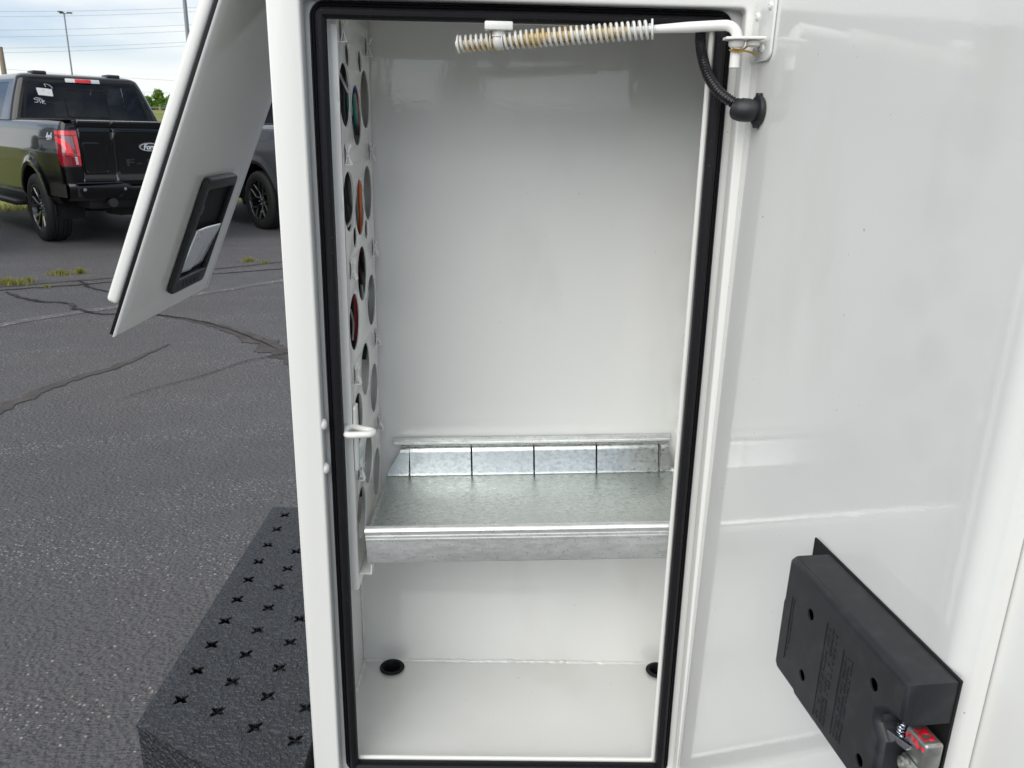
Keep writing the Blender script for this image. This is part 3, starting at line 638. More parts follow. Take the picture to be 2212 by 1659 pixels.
# rear flange: six upright sections parted by slots, below a folded top band
slots = [onY(x, 1000, 1.255).x for x in (886, 1022, 1158, 1294, 1430)]
ed = [SX0] + slots + [SX1]
for i in range(6):
    a = ed[i] + (.0015 if i else 0); c_ = ed[i + 1] - (.0015 if i < 5 else 0)
    pr = [(1.2500, .8852), (1.2520, .8890), (1.2570, .9240), (1.2590, .9290), (1.2625, .9325), (1.2680, .9350), (1.2690, .9340), (1.2640, .9310), (1.2605, .9280), (1.2590, .9235), (1.2540, .8885), (1.2520, .8852)]
    o = extr('flange_section', pr, a, c_, 'zinc', SL, 10)
    if i in (0, 5):      # outer sections slope in towards the top
        for v in o.data.vertices:
            k = sstep(.889, .935, v.co.z + .0055 - SH * (v.co.x + .183))
            if i == 0: v.co.x += k * .022 * (c_ - v.co.x) / (c_ - a)
            else: v.co.x -= k * .012 * (v.co.x - a) / (c_ - a)
for xs_ in slots: box('slot_shade', (xs_ - .0018, 1.2640, .8860), (xs_ + .0018, 1.2655, .9300), 'black_hole', SL, 0, xf=shf)  # black strip behind each slot stands in for its shade
extr('top_band', [(1.2660, .9352), (1.2655, .9385), (1.2668, .9400), (1.2655, .9445), (1.2662, .9475), (1.2690, .9490), (1.2715, .9480), (1.2720, .9352)], SX0 + .012, SX1 - .006, 'zinc_rough', SL, 50)

# ------------------------------------------------------------------ compartment door (hinged right, swung open)
DA = R(7); DU = Vector((math.sin(DA), -math.cos(DA), 0)); DN = Vector((-math.cos(DA), -math.sin(DA), 0)); DP0 = Vector((.2905, .995, 0))
def dr(s, t, z): return DP0 + DU * s + DN * t + Vector((0, 0, z))       # t: out of the inner face towards the opening
DW, DZ0, DZ1 = .506, .49, 1.60
def pan_sheet():
    # inner pan with rolled edges; grid over s with a curved free edge
    sv = [(-.0045, -.028), (-.0045, -.0004), (-.0040, 0), (.010, 0)] + [(.010 + (DW - .026 - .010) * i / 24, 0) for i in range(1, 25)]
    r = .016
    for i in range(1, 9): a = R(90 * i / 8); sv.append((DW - .026 + .010 + r * math.sin(a) - .010 + .0, -r * (1 - math.cos(a))))
    sv.append((DW - .010, -.027))
    vsr, fr = [], []; zs = [DZ0 + (DZ1 - DZ0) * i / 20 for i in range(21)]
    for s, t in sv:
        for z in zs: vsr.append(dr(s, t, z))
    n_ = len(zs)
    for i in range(len(sv) - 1):
        for j in range(n_ - 1): fr.append((i * n_ + j, i * n_ + j + 1, (i + 1) * n_ + j + 1, (i + 1) * n_ + j))
    return mesh(vsr, fr)
DOOR = link('compartment_door', pan_sheet(), 'paint', ST, 40)
box('outer_skin', (-.002, -.034, DZ0 - .02), (DW + .045, -.0285, DZ1 + .02), 'paint_post', DOOR, .002, 2, lambda a, b, c: dr(a, b, c))
tube('hinge', [dr(-.0045, -.0315, .50), dr(-.0045, -.0315, 1.585)], .0030, 'paint_post', DOOR, 10)
box('hinge_leaf', (.2930, .9965, .51), (.3150, .9985, 1.58), 'paint_post', DOOR)

# latch on the door: mounting plate, hollow cover with screw holes, catch
LT = plate('latch_plate', [(.282, .900), (.503, .900), (.503, 1.0675), (.282, 1.0675)], [], .002, 'black_hole', lambda u, v, w: dr(u, .0022 + w, v), ST)
T0 = .042
fo = [(.3105, .9370), (.346, .9370), (.349, .9345), (.4835, .9345), (.4835, .998), (.473, 1.008), (.473, 1.016), (.482, 1.0245), (.5020, 1.0290), (.5020, 1.0660), (.3125, 1.0660), (.3070, 1.0605), (.3060, 1.018), (.3045, 1.014), (.3045, .9430)]
sh_ = [circ(.3585, 1.0315, .0054, 20), circ(.3595, .9660, .0054, 20), circ(.4610, 1.0350, .0054, 20), circ(.4605, .9600, .0054, 20)]
def inset(poly, d):
    out_ = []; n_ = len(poly); ar = sum(poly[i][0] * poly[(i + 1) % n_][1] - poly[(i + 1) % n_][0] * poly[i][1] for i in range(n_)); sg = 1 if ar > 0 else -1
    for i in range(n_):
        p0, p1, p2 = Vector(poly[i - 1]), Vector(poly[i]), Vector(poly[(i + 1) % n_]); a = (p1 - p0).normalized(); b = (p2 - p1).normalized()
        na, nb = Vector((-a.y, a.x)) * sg, Vector((-b.y, b.x)) * sg; m_ = (na + nb).normalized(); out_.append(tuple(p1 + m_ * d / max(m_.dot(na), .5)))
    return out_
CR = .0068; rings_ = [(0, .0035), (0, T0 - CR)] + [(CR * (1 - math.cos(R(15 * q))), T0 - CR + CR * math.sin(R(15 * q))) for q in range(1, 7)]
vsr, fr = [], []
for d_, t_ in rings_: vsr += [dr(p[0], t_, p[1]) for p in inset(fo, d_)]
nf = len(fo)
for q in range(len(rings_) - 1):
    for p in range(nf): fr.append((q * nf + p, q * nf + (p + 1) % nf, (q + 1) * nf + (p + 1) % nf, (q + 1) * nf + p))
link('cover', mesh(vsr, fr), 'black_plastic', LT, 40)
plate('cover_face', inset(fo, CR - .0002), sh_, .0016, 'black_plastic', lambda u, v, w: dr(u, T0 - .0008 + w, v), LT, 0, 20)
for cxy in sh_:
    u = sum(p[0] for p in cxy) / len(cxy); v = sum(p[1] for p in cxy) / len(cxy); lathe('screw_hole_shade', [(.0066, 0), (.0066, .001), (.0028, .0015), (.0022, .002), (0, .002)], dr(u, T0 - .0090, v), DN, 'black_hole', LT, 16)  # black disc inside each screw hole stands in for the shade there
for i, (u0, u1, t0) in enumerate(((.462, .474, .030), (.466, .482, .024), (.468, .486, .018))): box('cover_step', (u0, .006, .965 + .012 * (2 - i)), (u1, t0 + .006, .976 + .012 * (2 - i)), 'black_plastic', LT, .002, 2, dr)
# moulded relief lines and lettering blocks of the cover
for (u, z0, z1) in ((.3235, .9600, 1.0290), (.3860, .9440, 1.0420), (.4155, .9480, 1.0350)): box('relief_line', (u, T0 - .001, z0), (u + .0008, T0 + .0006, z1), 'black_plastic', LT, 0, xf=dr)
rr = random.Random(5)
for (u0, u1, z0, z1, nrow) in ((.3265, .3300, .962, 1.028, 1), (.3890, .4070, .946, 1.040, 3), (.4190, .4330, .950, 1.033, 3)):
    bmx = bmesh.new()
    for r_ in range(nrow):
        z = z0; uu = u0 + (u1 - u0) * r_ / nrow
        while z < z1:
            dz = rr.uniform(.0015, .0045)
            if rr.random() < .72: box_bm((uu, T0 - .001, z), (uu + (u1 - u0) / nrow * rr.uniform(.45, .75), T0 + .0005, z + dz * .6), bm=bmx)
            z += dz
    for v in bmx.verts: v.co = dr(*v.co)
    link('moulded_marks', bm_mesh(bmx), 'black_plastic', LT)
# metal catch with red sealing paint
ct = box('catch', (.4850, .010, .9930), (.5100, .026, 1.0165), 'cast_metal', LT, .003, 3, dr)
box('catch_jaw', (.486, .009, .9800), (.5065, .027, .9920), 'cast_metal', LT, .003, 3, dr)
b = box_bm((0, -.0035, -.0045), (.028, .0035, .0045), .002)
for v in b.verts:
    a = R(-28); x, z = v.co.x, v.co.z; v.co = dr(.4720 + x * math.cos(a) - z * math.sin(a), .033 + v.co.y - x * .25, 1.0000 + x * math.sin(a) * -.2 + z)
link('catch_lever', bm_mesh(b), 'chrome', LT, 40)
lathe('catch_pivot', [(.0065, 0), (.0065, .003), (.0045, .004), (.0040, .001), (0, .001)], dr(.4945, .027, .9860), DN, 'cast_metal', LT, 18)
tube('catch_spring', [dr(.4815 + .0030 * math.cos(t * .9), .026 + .0030 * math.sin(t * .9), .998 + t * .00045) for t in range(36)], .0008, 'chrome', LT, 5)
vsr, fr = [], []
for i in range(15):
    for j in range(9):
        fu, fv = i / 14, j / 8; hgt = .0028 * (.5 + mnoise.noise(Vector((fu * 6, fv * 3, 2)))) * math.sin(math.pi * min(max(fu, .04), .96)) ** .5 * math.sin(math.pi * min(max(fv, .05), .95)) ** .5
        jz = .0045 * mnoise.noise(Vector((fu * 5, 7, 1)))
        vsr.append(dr(.4875 + .0215 * fu, .0120 + .0150 * fv + hgt * .6, 1.0155 + hgt - .006 * sstep(.72, 1, fv) * (1 + jz * 150)))
for i in range(14):
    for j in range(8): fr.append((i * 9 + j, (i + 1) * 9 + j, (i + 1) * 9 + j + 1, i * 9 + j + 1))
link('red_sealant', mesh(vsr, fr), 'red_paint', LT, 60)

# ------------------------------------------------------------------ door stay: bracket, rod, springs
pins = onY(1592, 85, .966); PX, PY_ = pins.x, .966
zb = onY(1592, 78, .966).z
A = onY(992, 95, 1.030); B = onY(1412, 63, .990); Cc = onY(1560, 55, .972)
rod = [A + (A - B).normalized() * .004, B, Cc, onY(1581, 58, .968), Vector((PX, PY_, zb + .012)), Vector((PX, PY_, zb - .002)), Vector((PX + .0005, PY_, zb - .034))]
bend = [rod[0], B, (B + Cc) * .5, Cc - (Cc - B).normalized() * .006]
cz = Cc.z; hx = (Vector((PX, PY_, 0)) - Vector((Cc.x, Cc.y, 0))); hl = hx.length; hx.normalize()
c0 = Vector((PX, PY_, 0)) - hx * .014
for i in range(9):
    a = R(90 * i / 8); q = c0 + hx * .014 * math.sin(a); bend.append(Vector((q.x, q.y, cz - .014 + .014 * math.cos(a))))
bend += [Vector((PX, PY_, cz - .03)), Vector((PX, PY_, zb - .0330))]
ROD = tube('door_stay', bend, [.0042, .0044] + [.0058] * (len(bend) - 2), 'paint_post', ST, 16)
Td = (B - A).normalized(); Tp = A + Td * ((onY(1078, 80, 1.026) - A).dot(Td))
def helix(name, p0, p1, r0, r1, turns, wr, m):
    d = (p1 - p0); ax = d.normalized(); a = ax.orthogonal().normalized(); b = ax.cross(a); pts = []; n_ = int(turns * 18)
    for i in range(n_ + 1):
        t = i / n_; an = 2 * math.pi * turns * t; r = r0 + (r1 - r0) * t; pts.append(p0 + d * t + (a * math.cos(an) + b * math.sin(an)) * r)
    return tube(name, pts, wr, m, ROD, 8, sm=60)
helix('long_spring', Tp + Td * .0065, B - Td * .004, .0088, .0090, 26, .0018, 'spring')
helix('short_spring', A + Td * .0015, Tp - Td * .0085, .0083, .0083, 6, .0018, 'spring')
tube('greasy_sleeve', [Tp - Td * .010, Tp + Td * .040, B - Td * .03], [.0058, .0056, .0052], 'grease', ROD, 14)
def disc(name, c, r, h, m): return lathe(name, [(.004, -h), (r * .93, -h), (r, -h * .6), (r, h * .6), (r * .93, h), (.004, h)], c, Td, m, ROD, 28)
disc('washer', B - Td * .0015, .0112, .0013, 'paint_post'); disc('washer', Tp + Td * .0055, .0108, .0008, 'spring'); disc('washer', Tp - Td * .0085, .0105, .0008, 'spring'); disc('washer', A - Td * .0005, .0105, .0012, 'paint_post')
# swivel eye hanging from the header
lathe('swivel_eye', [(.0062, -.0055), (.0088, -.005), (.0105, -.0025), (.0108, 0), (.0105, .0025), (.0088, .005), (.0062, .0055)], Tp, Td, 'spring', ROD, 24)
lathe('swivel_stem', [(.0085, 0), (.0080, .003), (.0078, .006), (.0085, .008)], Tp + Vector((0, -.003, .004)), (0, 0, 1), 'spring', ROD, 20)
box('swivel_base', (Tp.x - .0165, Tp.y - .016, Tp.z + .0105), (Tp.x + .0165, Tp.y + .012, Tp.z + .0200), 'paint_post', ROD, .0018)
# bracket on the door: tilted base plate with rivets, shelf tab, cotter pin
BR = plate('stay_bracket', rrect(-.004, 1.531, .050, 1.600, .010), [], .003, 'paint', lambda u, v, w: dr(u, .0022 + w, v), ST, .001)
for (u, v) in ((.008, 1.5795), (.040, 1.5870), (.010, 1.5430), (.0300, 1.5440)): lathe('bracket_rivet', [(.0046, 0), (.0046, .0008), (.0036, .0022), (.0015, .0026), (.0012, .0016), (0, .0016)], dr(u, .0037, v), DN, 'paint', BR, 16, 50)
tabp = [(PX - .0145, PY_ - .009), (PX - .0145, PY_ + .006), (PX - .004, PY_ + .016), (PX + .026, PY_ + .018), (PX + .0265, PY_ - .022), (PX - .002, PY_ - .0165)]
ok_t = [p for p in tabp]
plate('tab', ok_t, [circ(PX, PY_, .0066, 18)], .003, 'paint_post', lambda u, v, w: (u, v, zb - .003 + w), BR, .0008)
lathe('bushing', [(.0068, 0), (.0090, -.0005), (.0088, -.005), (.0068, -.0075), (.0062, -.0075)], (PX, PY_, zb - .0046), (0, 0, 1), 'paint_post', BR, 20)
lathe('weld_nut', [(.004, 0), (.0075, -.0005), (.0075, -.0050), (.0055, -.0065), (0, -.0065)], (PX + .0175, PY_ - .004, zb - .0046), (0, 0, 1), 'paint_post', BR, 16)
zc_ = zb - .0150
tube('cotter_pin', catmull([(PX - .0085, PY_ - .004, zc_), (PX, PY_ - .0085, zc_ - .0015), (PX + .010, PY_ - .006, zc_ - .001), (PX + .022, PY_ - .007, zc_ - .004)], 6), .0011, 'brass', BR, 6)
tube('cotter_pin', catmull([(PX - .006, PY_ - .0075, zc_ + .001), (PX + .004, PY_ - .0085, zc_), (PX + .011, PY_ - .003, zc_ + .004), (PX + .016, PY_ - .002, zc_ + .007)], 6), .0011, 'brass', BR, 6)

# ------------------------------------------------------------------ corrugated wiring conduit to the door
z3 = lambda x, y: ((2500 + .3617 * x) / 1.8228, (.3617 * y) / 1.8228)
cp = []
for (x, y, Y) in ((722, 60, 1.10), (720, 200, 1.075), (716, 340, 1.050), (715, 480, 1.032), (742, 650, 1.012), (800, 830, .998), (900, 985, .984), (1020, 1085, .974), (1140, 1150, .968)): cp.append(onY(*z3(x, y), Y))
P = catmull(cp, 22); L_ = [0]
for a, b in zip(P, P[1:]): L_.append(L_[-1] + (b - a).length)
tot = L_[-1]; pts, rad = [], []; nst = int(tot / .0009)
for i in range(nst + 1):
    s = tot * i / nst; k = min(max(int(np.searchsorted(L_, s)) - 1, 0), len(P) - 2); f = (s - L_[k]) / max(L_[k + 1] - L_[k], 1e-9)
    pts.append(P[k].lerp(P[k + 1], min(f, 1))); ph = (s / .0036) % 1; rad.append(.0064 if ph < .55 else .0054)
CD = tube('wiring_conduit', pts, rad, 'black_gloss', ST, 16, sm=25)
gp = onY(*z3(1345, 1205), .960); u = (gp - DP0).dot(DU); gz_ = gp.z
e1 = dr(u - .006, .024, gz_ + .001)
tube('elbow', catmull([cp[-1] - (cp[-1] - cp[-2]).normalized() * .002, cp[-1] + (cp[-1] - cp[-2]).normalized() * .006, e1, dr(u, .014, gz_), dr(u, .004, gz_)], 6), [.0068, .0069, .0070, .0074, .0080, .0088, .0096, .0103, .0109, .0114, .0118, .0121, .0123, .0124] + [.0130] * 4 + [.0128, .0124, .0121, .0118, .0117, .0117, .0117], 'black_plastic', CD, 24)
lathe('grommet_cap', [(.0118, 0), (.0160, .0006), (.0168, .003), (.0160, .006), (.0125, .0068), (.0100, .0068)], dr(u, .0005, gz_), DN, 'black_plastic', CD, 32)
for s_ in (-1, 1): box('grommet_lug', (u - .004, .0010, gz_ + s_ * .0165 - .0025), (u + .004, .0068, gz_ + s_ * .0165 + .0025), 'black_plastic', CD, .0012, 2, dr)

# ------------------------------------------------------------------ rear hatch, hinged on top, swung out
HN0 = Vector((-.506, 1.03, 1.177)); HV = Vector((.3936, 0, .9193)); HU = Vector((0, 1, 0)); HNn = Vector((.9193, 0, -.3936))
def ht(u, t, v): return HN0 + HU * u + HV * v + HNn * t
HW, HL = .350, .600
def hatch_face():
    sv = [(.0, -.0035), (.0004, -.0018), (.0015, -.0006), (.0035, 0)] + [(.0035 + (HW - .007) * i / 16, 0) for i in range(1, 17)] + [(HW - .001, -.001), (HW, -.0035)]
    vv_ = [(0, -.004), (.0004, -.0018), (.0015, -.0005), (.0035, 0)] + [(.0035 + (HL - .0035) * i / 20, 0) for i in range(1, 21)]
    vsr, fr = [], []
    for s, t in sv:
        for v, t2 in vv_: vsr.append(ht(s, min(t, t2) if (t and t2) else t + t2, v))
    n_ = len(vv_)
    for i in range(len(sv) - 1):
        for j in range(n_ - 1): fr.append((i * n_ + j, i * n_ + j + 1, (i + 1) * n_ + j + 1, (i + 1) * n_ + j))
    return mesh(vsr, fr)
HT = link('rear_hatch', hatch_face(), 'paint', ST, 40)
box('hatch_gasket', (.003, -.0095, .001), (HW - .003, -.0037, HL), 'rubber', HT, .001, 2, ht)
box('hatch_shell', (.0005, -.026, .043), (HW - .002, -.0097, HL), 'paint_post', HT, .006, 4, ht)
box('hatch_edge', (.001, -.004, .0), (HW - .001, -.0036, .02), 'rubber', HT, 0, xf=ht)
box('outer_handle_cover', (.120, -.044, .10), (.280, -.0262, .30), 'black_plastic', HT, .012, 4, ht)
# paddle handle: bezel with recess, chrome paddle, keyhole boss
HB = plate('handle_bezel', rrect(.136, .036, .270, .219, .011, 6), [rrect(.151, .060, .2640, .201, .003, 3)], .0095, 'black_plastic', lambda a, b, c: ht(a, .0050 + c, b), HT, .0028, 45)
HB.parent = ST; HB.matrix_parent_inverse = Matrix.Translation(-ST.location)
box('recess', (.150, .0004, .059), (.265, .0012, .202), 'black_hole', HB, 0, xf=ht)
vsr, fr = [], []; nu, nv = 12, 14
for i in range(nu + 1):
    for j in range(nv + 1):
        fu, fv = i / nu, j / nv; u_ = .1545 + .107 * fu; v_ = .066 + .072 * fv
        top = .006 * (1 - abs(2 * fu - .75)) ; v_ += fv * top * .3
        t_ = .0042 + .0062 * fv ** .8 + .0022 * math.sin(math.pi * fu) * (1 - fv) - .0034 * sstep(.40 + .25 * fv, .56 + .25 * fv, fu) * (1 - fv)
        vsr.append(ht(u_, t_, v_))
for i in range(nu):
    for j in range(nv): fr.append((i * (nv + 1) + j, (i + 1) * (nv + 1) + j, (i + 1) * (nv + 1) + j + 1, i * (nv + 1) + j + 1))
pd = link('handle_paddle', mesh(vsr, fr), 'paddle_metal', HB, 40); sm_ = pd.modifiers.new('thick', 'SOLIDIFY'); sm_.thickness = .0018; sm_.offset = -1
lathe('lock_boss', [(.011, 0), (.010, .004), (.004, .005), (0, .005)], ht(.160, .0012, .168), HNn, 'trim_satin', HB, 20)
bmx = bmesh.new()
for i in range(9):
    x = .172 + i * .0082; sl = .004 if i % 2 else -.003
    b = box_bm((x, .0090, .0415), (x + .0026, .0104, .0555))
    for v in b.verts: v.co.x += sl * (v.co.z - .048) / .007
    me = bpy.data.meshes.new('t'); b.to_mesh(me); b.free(); bmx.from_mesh(me)
    b = box_bm((x, .0090, .0475 + (i % 3) * .002), (x + .0060, .0104, .0495 + (i % 3) * .002), bm=bmx)
for v in bmx.verts: v.co = ht(*v.co)
link('embossed_lettering', bm_mesh(bmx), 'black_plastic', HB)

# ------------------------------------------------------------------ rear step bumper with cross-shaped grip holes
BZ = .500
cols_ = [(-.537, [1.1592 + .0773 * i for i in range(10)]), (-.4637, [1.1303 + .0773 * i for i in range(10)]), (-.3903, [1.0928 + .0773 * i for i in range(10)]), (-.317, [1.0650 + .0773 * i for i in range(10)])]
def cross(x, y):
    q = []; rr_ = .0042; L2 = .0150
    for k in range(4):
        a = R(45 + 90 * k + 8); ca, sa = math.cos(a), math.sin(a)
        for (dx, dy) in ((rr_ * 1.25, -rr_ * 1.25) if k < 0 else (rr_ * 1.15, -rr_), (L2 * .8, -rr_ * .8), (L2, -rr_ * .2), (L2, rr_ * .35), (L2 * .8, rr_ * .9)): q.append((x + dx * ca - dy * sa, y + dx * sa + dy * ca))
    return q
xh = [cross(x, y) for x, ys in cols_ for y in ys if y < 1.86]
out = [(-.5870, 1.0960), (-.290, .9210), (-.290, 1.8980), (-.5800, 1.8980)]
BP = plate('step_bumper', out, xh, .006, 'liner', lambda u, v, w: (u, v, BZ - .003 + w), ST, .0012, 30)
def wall_(p, q, name):
    a = Vector((*p, 0)); b = Vector((*q, 0)); t = (b - a).normalized(); nrm = Vector((-t.y, t.x, 0)) * .003
    vsr = [a, b, b + nrm, a + nrm]; vsr = [v + Vector((0, 0, BZ - .004)) for v in vsr] + [v + Vector((0, 0, .33)) for v in vsr]
    return link(name, mesh(vsr, [(0, 1, 2, 3), (4, 7, 6, 5), (0, 4, 5, 1), (1, 5, 6, 2), (2, 6, 7, 3), (3, 7, 4, 0)]), 'liner', BP)
oi = [(-.5855, 1.0975), (-.2915, .924), (-.2915, 1.8965), (-.5785, 1.8965)]
for i in range(4): wall_(oi[i], oi[(i + 1) % 4], 'bumper_face')
# under-plate: every second tread hole looks onto a formed dish, the rest into the dark
for (x, ys) in cols_[1:]:
    for y in ys:
        if y < 1.62: box('grip_dish', (x - .018, y - .018, BZ - .0125), (x + .018, y + .018, BZ - .0105), 'liner', BP)
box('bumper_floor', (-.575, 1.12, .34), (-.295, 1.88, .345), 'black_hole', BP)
# chassis: frame rail and dual rear wheel out of frame carry the body
fr_ = box('frame_rail', (-.29, 1.60, .42), (3.5, 1.68, .60), 'trim_black', ST, .01)
box('crossmember', (-.288, 1.408, .44), (-.20, 2.6, .56), 'trim_black', fr_, .01)
for yw in (1.20, 2.45):
    wh = lathe('wheel', [(.24, -.12), (.34, -.13), (.39, -.10), (.40, -.04), (.40, .04), (.39, .10), (.34, .13), (.24, .12), (.20, .05), (.05, .04), (0, .04)], (1.75, yw, .40), (0, -1, 0), 'tyre', ST, 36)

# ================================================================== PARKED PICKUPS
SIDE = [(.50, .07), (.58, .03), (.75, .012), (.95, .0), (1.10, .0), (1.16, .010), (1.22, .018), (1.36, .036), (1.42, .050), (1.443, .070), (1.453, .105)]
def plan_path():
    pts = [(-.86, 4.62), (-.93, 4.45), (-.965, 4.2)]
    y = 4.0
    while y > -1.06:
        pts.append((-(.985 - .025 * sstep(-.3, -1.1, -y * -1) - .015 * sstep(3.2, 4.2, y)), y)); y -= .035
    x0 = pts[-1][0]; r = .125; cx, cy = x0 + r, pts[-1][1]
    for i in range(1, 9): a = R(180 + 90 * i / 8); pts.append((cx + r * math.cos(a), cy + r * math.sin(a)))
    yb = cy - r
    x = x0 + r
    while x < -.770: x += .02; pts.append((min(x, -.768), yb))
    return pts, yb
PATH, YREAR = plan_path()
PN = []
for i, p in enumerate(PATH):
    a = PATH[max(i - 1, 0)]; b = PATH[min(i + 1, len(PATH) - 1)]; t = Vector((b[0] - a[0], b[1] - a[1])).normalized(); PN.append(Vector((t.y, -t.x)))   # inward turned below
for i, q in enumerate(PN):
    c = Vector((0, 1.7)) - Vector(PATH[i])
    if q.dot(c) < 0: PN[i] = -q
PS = [0]
for a, b in zip(PATH, PATH[1:]): PS.append(PS[-1] + math.hypot(b[0] - a[0], b[1] - a[1]))
def flare(y, z):
    f = 0
    for yc in (0, 3.69):
        r = math.hypot(y - yc, z - .42); f = max(f, .022 * (1 - sstep(.555, .60, r)))
    return f
def bodypt(i, z, proud=0.0):
    x, y = PATH[i]; ins = lerp_table(SIDE, z)
    if y > 2.9: ins += .0
    k = -ins + proud + (flare(y, z) if i < len(PATH) - 14 else 0)
    n_ = PN[i]; return (x - n_.x * k, y - n_.y * k, z)
def body_at(s, z, proud=0.0):
    s = min(max(s, 0), PS[-1] - 1e-6); k = int(np.searchsorted(PS, s, 'right')) - 1; f = (s - PS[k]) / (PS[k + 1] - PS[k])
    return Vector(bodypt(k, z, proud)).lerp(Vector(bodypt(k + 1, z, proud)), f)
ZG = [.50, .54, .58, .62, .66, .70, .74, .78, .82, .86, .90, .93, .96, 1.0, 1.04, 1.08, 1.11, 1.14, 1.17, 1.20, 1.24, 1.28, 1.32, 1.36, 1.39, 1.42, 1.435, 1.446, 1.453]
def body_side(mirror):
    bm = bmesh.new(); g = []; RA = .505
    for i, (x, y) in enumerate(PATH):
        row = []
        for z in ZG:
            zz = z
            if y > 2.95: zz = min(z, 1.453 - .26 * sstep(2.95, 4.6, y))
            p = Vector(bodypt(i, zz))
            for yc in (0, 3.69):
                r = math.hypot(p.y - yc, zz - .42)
                if i < len(PATH) - 14 and abs(r - RA) < .028 and r > 1e-6:
                    k = RA / r; p.y = yc + (p.y - yc) * k; p.z = .42 + (zz - .42) * k
            if mirror: p.x = -p.x
            row.append(bm.verts.new(p))
        g.append(row)
    for i in range(len(PATH) - 1):
        for j in range(len(ZG) - 1):
            q = [g[i][j], g[i + 1][j], g[i + 1][j + 1], g[i][j + 1]]
            if any(min(math.hypot(v.co.y - yc, v.co.z - .42) for yc in (0, 3.69)) < RA - .004 for v in q) and i < len(PATH) - 14: continue
            if PATH[i][1] < -.60 and ZG[j] < .735: continue
            if -.45 < PATH[i][1] < 3.2 and ZG[j] < .53: continue
            try: bm.faces.new(q)
            except ValueError: pass
    bmesh.ops.remove_doubles(bm, verts=bm.verts, dist=.0004)
    # turn the arch and lower edges inwards so that the sheet has a return
    ee = [e for e in bm.edges if e.is_boundary]
    r = bmesh.ops.extrude_edge_only(bm, edges=ee)
    s_ = -1 if mirror else 1
    for v in r['geom']:
        if isinstance(v, bmesh.types.BMVert):
            if v.co.y < -1.0 and abs(v.co.x) < .85: v.co.y += .04
            else: v.co.x += s_ * .05
    return bm_mesh(bm)
TG = [(.690, -.020), (.745, .0), (.790, .003), (.815, -.012), (.90, -.016), (1.10, -.010), (1.24, .0), (1.325, .004), (1.332, -.020), (1.372, -.024), (1.380, .006), (1.43, .012), (1.447, .004), (1.4535, -.015)]
def patch(P, nu, nv):
    vsr = [P(i / nu, j / nv) for i in range(nu + 1) for j in range(nv + 1)]; fr = []
    for i in range(nu):
        for j in range(nv): fr.append((i * (nv + 1) + j, (i + 1) * (nv + 1) + j, (i + 1) * (nv + 1) + j + 1, i * (nv + 1) + j + 1))
    return mesh(vsr, fr)
